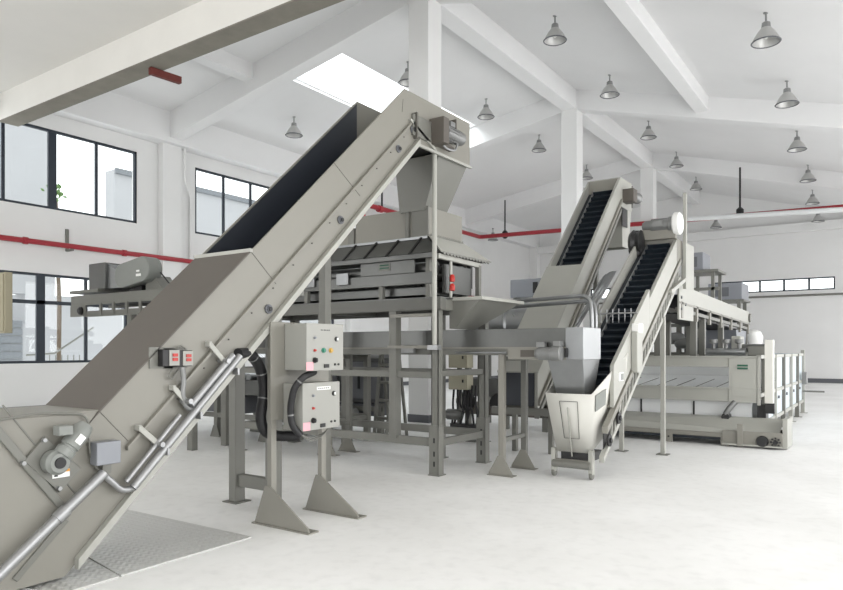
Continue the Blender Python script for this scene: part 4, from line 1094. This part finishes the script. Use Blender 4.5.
# high level cabinets far behind on the right
def cab(px0, px1, pt, pb, y, dep, label, mm=BOXB, front=SKIRT):
    a, b = on_y(px0, pt, y), on_y(px1, pb, y)
    t = thing('control_cabinet', label, 'cabinet', ((a.x+b.x)/2, y, b.z))
    MB().box(a.x,b.x,y,y+dep,b.z,a.z).build('enclosure', mm, t, .02)
    w, h = b.x-a.x, a.z-b.z
    MB().box(a.x+.08*w,a.x+.62*w,y-.02,y,b.z+.2*h,b.z+.75*h).build('vent_grille', front, t, .004)
    MB().box(a.x+.32*w,a.x+.4*w,y-.03,y-.02,b.z+.2*h,b.z+.75*h).build('grille_bar', mm, t)
    return t, a, b
t, a, b = cab(688, 703, 253, 270, 19.2, .9, 'upper pale blue grey cabinet left of the strip window, on high frame')
pf = thing('high_frame', 'thin steel stand under the upper blue grey cabinet', 'stand', ((a.x+b.x)/2, 19.2, 0))
for x in (a.x+.05, b.x+.25):
    for y in (19.2, 20.1): MB().box(x-.04,x+.04,y-.04,y+.04,0,b.z-.06).build('leg', FRAME, pf)
MB().box(a.x-.1,b.x+.4,19.1,20.2,b.z-.07,b.z).build('platform', FRAME, pf, .004)
MB().box(a.x-.1,b.x+.4,19.16,19.24,b.z-.55,b.z-.47).build('rail', FRAME, pf)
t, a, b = cab(708, 742, 284, 299, 22.4, 1.2, 'longer pale blue grey cabinet below the strip window, behind the upper conveyor')
pf = thing('high_frame', 'steel stand under the longer blue grey cabinet', 'stand', ((a.x+b.x)/2, 22.4, 0))
for x in (a.x+.1, b.x-.1):
    for y in (22.5, 23.5): MB().box(x-.05,x+.05,y-.05,y+.05,0,b.z-.05).build('leg', FRAME, pf)
MB().box(a.x-.05,b.x+.05,22.4,23.6,b.z-.06,b.z).build('platform', FRAME, pf, .004)
a, b = on_y(681, 243, 11.7), on_y(687, 284, 11.7)
h = MB().box(a.x,b.x,11.7,12.2,U0.z-.1,a.z).build('feed_housing', PAINT2, U, .02)
MB().box(a.x+.03,a.x+.06,11.69,11.7,a.z-.3,a.z-.1).build('handle', SKIRT, h)

# ================================================================== LEFT HIGH CONVEYOR
LCY = 6.35
Lc = thing('infeed_conveyor', 'grey high level conveyor with box and drum motor in front of the left windows', 'conveyor', (-9.6, LCY, 1.9))
xa = on_y(71, 300, LCY).x; za = on_y(100, 303, LCY).z
P = lambda px, py: on_y(px, py, LCY)
ztop = P(75,296).z; zmid = P(75,306).z; zbot = P(75,317).z
MB().box(xa, -8.2, LCY, LCY+.02, zmid, ztop).build('side_plate', FRAME, Lc, .003)
MB().box(xa, -8.2, LCY+.7, LCY+.72, zmid, ztop).build('side_plate', FRAME, Lc, .003)
MB().box(xa-.02, xa+.9, LCY-.02, LCY+.74, ztop+.04, ztop+.09).build('end_tray', FRAME, Lc, .003)
MB().box(xa+.1, -8.2, LCY+.02, LCY+.7, zmid+.05, zmid+.08).build('belt', BELT, Lc)
MB().box(xa, xa+.5, LCY-.015, LCY+.01, zbot, zmid).build('bearing_plate', FRAME, Lc, .003)
MB().box(xa+.5, -8.2, LCY, LCY+.02, zbot+.0, zbot+.09).box(xa+.5, -8.2, LCY-.02, LCY+.03, zbot-.01, zbot+.01).build('lower_channel', FRAME, Lc)
MB().box(xa+.5, -8.2, LCY+.05, LCY+.68, zbot+.05, zbot+.09).build('belt_return', BLACK, Lc)
c = P(82, 311); MB().lathe((c.x,LCY-.07,c.z),(c.x,LCY-.01,c.z),[(0,.04),(.4,.07),(1,.075)],14).build('bearing', BLACK, Lc)
for k in range(7):
    x = xa+.95+k*.38; MB().box(x-.03,x+.03,LCY-.01,LCY+.02,zbot,zmid+.03).build('spacer', FRAME, Lc)
for x in (P(129,0).x, -8.6):
    MB().box(x-.06,x+.06,LCY+.0,LCY+.1,.0,zbot).box(x-.06,x+.06,LCY+.62,LCY+.72,0,zbot).build('leg', FRAME, Lc, .003)
a, b = P(86,264), P(102,292)
MB().box(a.x,b.x,LCY+.05,LCY+.6,ztop+.09,a.z).build('steel_box', STEELD, Lc, .008, label='stainless square box')
MB().prism([(b.x,ztop+.09),(P(123,0).x,ztop+.09),(P(112,0).x,P(0,283).z),(b.x,a.z-.02)],'y',LCY+.1,LCY+.55).build('sloped_guard', STEEL, Lc, .004)
c0, c1 = P(124,276), P(144,269)
def obround(mb, c0, c1, r, ya_, yb_, n=14):
    pts = []
    d = Vector((c1.x-c0.x, c1.z-c0.z)); an = math.atan2(d.y, d.x)
    for k in range(n+1): th = an+math.pi/2+math.pi*k/n; pts.append((c0.x+r*math.cos(th), c0.z+r*math.sin(th)))
    for k in range(n+1): th = an-math.pi/2+math.pi*k/n; pts.append((c1.x+r*math.cos(th), c1.z+r*math.sin(th)))
    return mb.prism(pts, 'y', ya_, yb_)
r = (P(0,263).z-P(0,282).z)/2*1.05
bg = obround(MB(), c0, c1, r, LCY-.05, LCY+.2).build('belt_guard', MOTORG, Lc, .015)
m = MB(); w = P(140,274); m.box(w.x-.03,w.x+.1,LCY-.054,LCY-.05,w.z-.04,w.z+.0); m.box(w.x-.02,w.x+.06,LCY-.054,LCY-.05,w.z+.03,w.z+.06)
m.build('guard_print', WHITE, bg)
MB().cyl((c0.x-.05,LCY+.3,c0.z),(c0.x-.45,LCY+.3,c0.z),.16,n=18).build('motor', MOTORG, Lc)
MB().prism([(P(140,0).x,ztop),(P(158,0).x,ztop),(P(148,0).x,c1.z-.1),(P(140,0).x,c1.z-.1)],'y',LCY+.1,LCY+.4).build('motor_bracket', FRAME, Lc, .003)
MB().box(P(124,0).x,P(136,0).x,LCY+.1,LCY+.35,ztop,c0.z-r*.8).build('motor_bracket', BLACK, Lc)
MB().cyl((P(155,272).x,LCY+.1,P(155,272).z),(P(168,290).x,LCY+.1,ztop),.012,n=8).build('stay_rod', BLACK, Lc)

# tan cabinet at the left edge
a, b = on_y(-40, 278, 4.4), on_y(5, 333, 4.4)
t = thing('wall_cabinet', 'tan metal cabinet on a post at the left edge of the picture', 'cabinet', ((a.x+b.x)/2, 4.4, 0))
MB().box(a.x,b.x,4.4,4.5,b.z,a.z).build('enclosure', TAN, t, .008)
MB().box(a.x+.03,b.x-.03,4.385,4.4,b.z+.03,a.z-.03).build('door', TAN, t, .004)
MB().box(a.x+.02,a.x+.10,4.42,4.5,0,b.z).build('post', FRAME, t)
MB().box(a.x-.05,a.x+.25,4.4,4.7,0,.012).build('foot_plate', FRAME, t)

# ================================================================== MACHINES BEHIND THE PLATFORM
Bw = thing('brush_washer', 'dark stainless brush washing machine standing behind the platform', 'washing machine', (-8.3, 9.7, 0))
MB().box(-10.6,-7.4,9.5,10.0,.55,1.35).build('body', DKM, Bw, .01)
for k in range(3):
    x = -10.3+k*.98
    d = MB().box(x,x+.85,9.47,9.5,.62,1.28).build('door_panel', SKIRT, Bw, .004)
    MB().box(x+.4,x+.43,9.44,9.47,.8,1.05).build('door_handle', BLACK, d)
    MB().prism([(9.75-.25*math.cos(math.pi*j/10), 1.35+.26*math.sin(math.pi*j/10)) for j in range(11)],'x',x-.05,x+.9).build('hood', STEEL, Bw)
for x in (-10.5,-9.0,-7.5):
    for y in (9.56,9.94): MB().box(x-.05,x+.05,y-.05,y+.05,0,.55).build('leg', FRAME, Bw, .003)
MB().box(-10.6,-7.45,9.5,9.56,.4,.48).build('rail', FRAME, Bw)
MB().box(-10.4,-7.6,9.6,9.95,.3,.52).build('drain_tray', SKIRT, Bw, .01)
MB().lathe((-8.4,9.35,.38),(-7.9,9.35,.38),[(0,.06),(.1,.1),(.8,.1),(1,.08)],14).build('motor', ALU, Bw)
MB().box(-8.5,-7.8,9.25,9.5,.2,.28).build('motor_shelf', FRAME, Bw)
t = thing('inspection_table', 'grey steel table frame left of the step ladder behind the control boxes', 'table', (-7.9, 8.8, 0))
for x in (-8.15,-7.15):
    for y in (8.2,8.75): MB().box(x-.045,x+.045,y-.045,y+.045,0,1.40).build('leg', FRAME, t, .003)
    MB().box(x-.03,x+.03,8.2,8.75,.36,.42).build('brace', FRAME, t)
for y in (8.2,8.75):
    MB().box(-8.2,-7.1,y-.03,y+.03,.36,.44).build('brace', FRAME, t)
    MB().box(-8.2,-7.1,y-.03,y+.03,1.32,1.42).build('top_rail', FRAME, t)
MB().box(-8.2,-7.1,8.17,8.78,1.42,1.44).build('table_top', STEELD, t)
t = thing('step_ladder', 'grey step ladder leaning beside the ridge column behind the platform', 'ladder', (-7.1, 9.6, 0))
pA = [on_y(374,423,8.95), on_y(374,350,8.95), on_y(383,423,8.95), on_y(391,350,8.95)]
MB().bar((pA[0].x,8.95,.0),(pA[1].x,9.15,1.55),.05,.04).build('rail', FRAME, t)
MB().bar((pA[2].x+.05,8.95,.0),(pA[3].x,9.15,1.55),.05,.04).build('rail', FRAME, t)
for z in (.35,.65,.95,1.25):
    k = z/1.55; MB().box(pA[0].x,pA[2].x+.05+(pA[3].x-pA[2].x-.05)*k,8.93+.2*k,9.05+.2*k,z-.02,z+.02).build('tread', FRAME, t)
for x in (pA[0].x, pA[3].x): MB().bar((x,9.4,0),(x,9.15,1.55),.04,.04).build('back_rail', FRAME, t)
# electrical cabinets on stand
t = thing('electrical_stand', 'black pipework stand under the two beige electrical cabinets', 'stand', (-5.2, 9.4, 0))
a, b = on_y(449,348,9.4), on_y(475,389,9.4)
for x in (a.x+.05,b.x-.05): MB().box(x-.03,x+.03,9.62,9.68,0,a.z).build('post', FRAME, t)
MB().box(a.x-.1,b.x+.1,9.55,9.75,0,.02).build('foot_plate', FRAME, t)
random.seed(3)
for k in range(7):
    x = a.x+.04+k*(b.x-a.x-.08)/6
    MB().tube([(x,9.5,b.z+.05),(x+random.uniform(-.03,.03),9.48,b.z-.25),(x+random.uniform(-.12,.12),9.45,.5),(x+random.uniform(-.1,.1),9.45,.15)],.018,8,.08).build('cable', RUBBER, t)
MB().box(a.x,b.x,9.42,9.6,.12,.3).build('junction', BLACK, t, .01)
MB().lathe((a.x-.05,9.4,.45),(a.x+.25,9.4,.45),[(0,.05),(.1,.09),(.8,.09),(1,.05)],12).build('pump', STEELD, t)
for (pt, pb), lb in (((347,368),'upper beige electrical cabinet seen between the platform legs'),((372,390),'lower beige electrical cabinet seen between the platform legs')):
    a, b = on_y(448.5,pt,9.4), on_y(467,pb,9.4)
    q = thing('electrical_cabinet', lb, 'cabinet', ((a.x+b.x)/2,9.4,b.z), 'beige cabinets behind the platform')
    MB().box(a.x,b.x,9.4,9.6,b.z,a.z).build('enclosure', BEIGE, q, .006)
    MB().box(a.x+.02,b.x-.02,9.39,9.4,b.z+.02,a.z-.02).build('door', BEIGE, q, .003)
    c = Vector((b.x-.07,9.39,(a.z+b.z)/2)); MB().box(c.x-.012,c.x+.012,c.y-.015,c.y,c.z-.025,c.z+.025).build('door_handle', BLACK, q)
# rotary drum behind the conveyor
t = thing('drum_washer', 'round stainless drum machine seen above the cross conveyor', 'drum machine', (-4.6, 11.6, 0))
ca, cb = on_y(463,316,11.3), on_y(541,316,11.3)
MB().lathe((ca.x,11.9,2.02),(cb.x,11.9,2.02),[(0,.40),(.02,.44),(.04,.40),(.46,.40),(.48,.44),(.50,.40),(.96,.40),(.98,.44),(1,.40)],32).build('drum', STEEL, t)
MB().box(ca.x-.1,cb.x+.1,11.45,12.35,1.40,1.72).build('trough', STEELD, t, .01)
MB().box(ca.x,cb.x,11.43,11.45,1.72,1.86).build('perforated_screen', PAINT2, t)
MB().box(on_y(528,0,11.4).x-.02,on_y(528,0,11.4).x+.02,11.44,11.5,2.02,2.14).build('latch', BLACK, t)
for x in (ca.x,-6.0,cb.x):
    for y in (11.5,12.3): MB().box(x-.05,x+.05,y-.05,y+.05,0,1.4).build('leg', FRAME, t, .003)
MB().box(ca.x-.1,cb.x+.3,11.45,11.5,.6,.95).build('side_tray', STEELD, t, .01)
MB().box(ca.x-.1,cb.x+.3,11.45,11.5,.25,.5).build('lower_tray', PAINTD, t, .01)
for px in (497, 463):
    c = on_y(px,396,11.3); MB().lathe((c.x,11.3,.5),(c.x,11.45,.5),[(0,.16),(.3,.19),(1,.19)],18).build('fan_inlet', BLACK, t)
# air box units behind (high, distant)
def unit(px0, px1, pt, pb, y, label):
    a, b = on_y(px0,pt,y), on_y(px1,pb,y)
    t = thing('air_unit', label, 'machine', ((a.x+b.x)/2,y,0))
    MB().box(a.x,b.x,y,y+.8,b.z,a.z).build('housing', BOXB, t, .02)
    MB().box(a.x+.6*(b.x-a.x),a.x+.72*(b.x-a.x),y-.02,y,b.z+.1,a.z-.1).build('fan_slot', BLACK, t)
    for x in (a.x+.1,b.x-.1): MB().box(x-.05,x+.05,y+.1,y+.6,0,b.z).build('leg', FRAME, t)
unit(510, 549, 280, 296, 17, 'distant pale machine unit behind the bent handrail')

# sorting machine sheets under platform left (dark hoods)
t = thing('roller_grader', 'low grey roller grading machine beneath the left part of the platform', 'machine', (-9.2, 7.9, 0))
MB().box(-10.6,-8.3,7.6,8.6,.75,1.0).build('bed', STEELD, t, .01)
for k in range(7):
    x = -10.45+k*.33; MB().cyl((x,7.65,1.05),(x,8.55,1.05),.06,n=14).build('roller', STEEL, t)
for x in (-10.5,-9.6,-8.4):
    for y in (7.66,8.54):
        l = MB().box(x-.045,x+.045,y-.045,y+.045,0,.75).build('leg', FRAME, t, .003)
        MB().prism([(x-.13,0),(x+.13,0),(x+.045,.2),(x-.045,.2)],'y',y-.055,y-.045).build('foot_gusset', FRAME, l)
MB().box(-10.55,-8.35,7.62,7.68,.34,.42).build('rail', FRAME, t)
MB().box(-10.4,-9.0,7.7,8.4,.42,.72).build('drive_cover', SKIRT, t, .01)
p = on_z(217, 436, 0)
# legs of the left high conveyor structure behind the big elevator
# ================================================================== LIGHT, CAMERA
w = bpy.data.worlds.new('overcast_sky'); S.world = w; w.use_nodes = True
nt = w.node_tree; bg = nt.nodes['Background']
bg.inputs['Color'].default_value = (.985, .99, 1, 1); bg.inputs['Strength'].default_value = 2.6

def area(name, loc, rot, sx, sy, power, col=(1,1,1)):
    l = bpy.data.lights.new(name, 'AREA'); l.shape = 'RECTANGLE'; l.size = sx; l.size_y = sy; l.energy = power; l.color = col
    o = bpy.data.objects.new(name, l); COL.objects.link(o); o.location = loc; o.rotation_euler = rot
    return o
for i, (y0_, y1_, z0_, z1_) in enumerate(RW):     # daylight through the loading doorways
    area('doorway_daylight', (XR+.3, (y0_+y1_)/2, 2.6), (0, math.radians(90), 0), 5.0, 6.3, 185 if y0_ < 18 else 75, (1, .99, .98))
for x0_, x1_, z0_, z1_ in NW:  # fill lamps added in the unseen doorways behind the camera
    area('near_doorway_fill', ((x0_+x1_)/2, -4.3, 2.6), (math.radians(90), 0, 0), 6.0, 5.1, 90, (1, .99, .97))
area('skylight_daylight', ((SX0+SX1)/2, (SY0+SY1)/2, 10.2), (0, 0, 0), SX1-SX0, SY1-SY0, 300, (.95, .98, 1))

cam = bpy.data.cameras.new('camera'); co = bpy.data.objects.new('camera', cam); COL.objects.link(co)
co.location = (0, 0, EYE); co.rotation_euler = (math.radians(90), 0, TH)
cam.sensor_fit = 'HORIZONTAL'; cam.sensor_width = 36; cam.lens = 36*F/843
cam.shift_y = (HY-295)/843; cam.clip_start = .05; cam.clip_end = 200
S.camera = co
S.view_settings.view_transform = 'Standard'; S.view_settings.look = 'None'; S.view_settings.gamma = 1
S.view_settings.use_curve_mapping = False
S.view_settings.exposure = 0.08
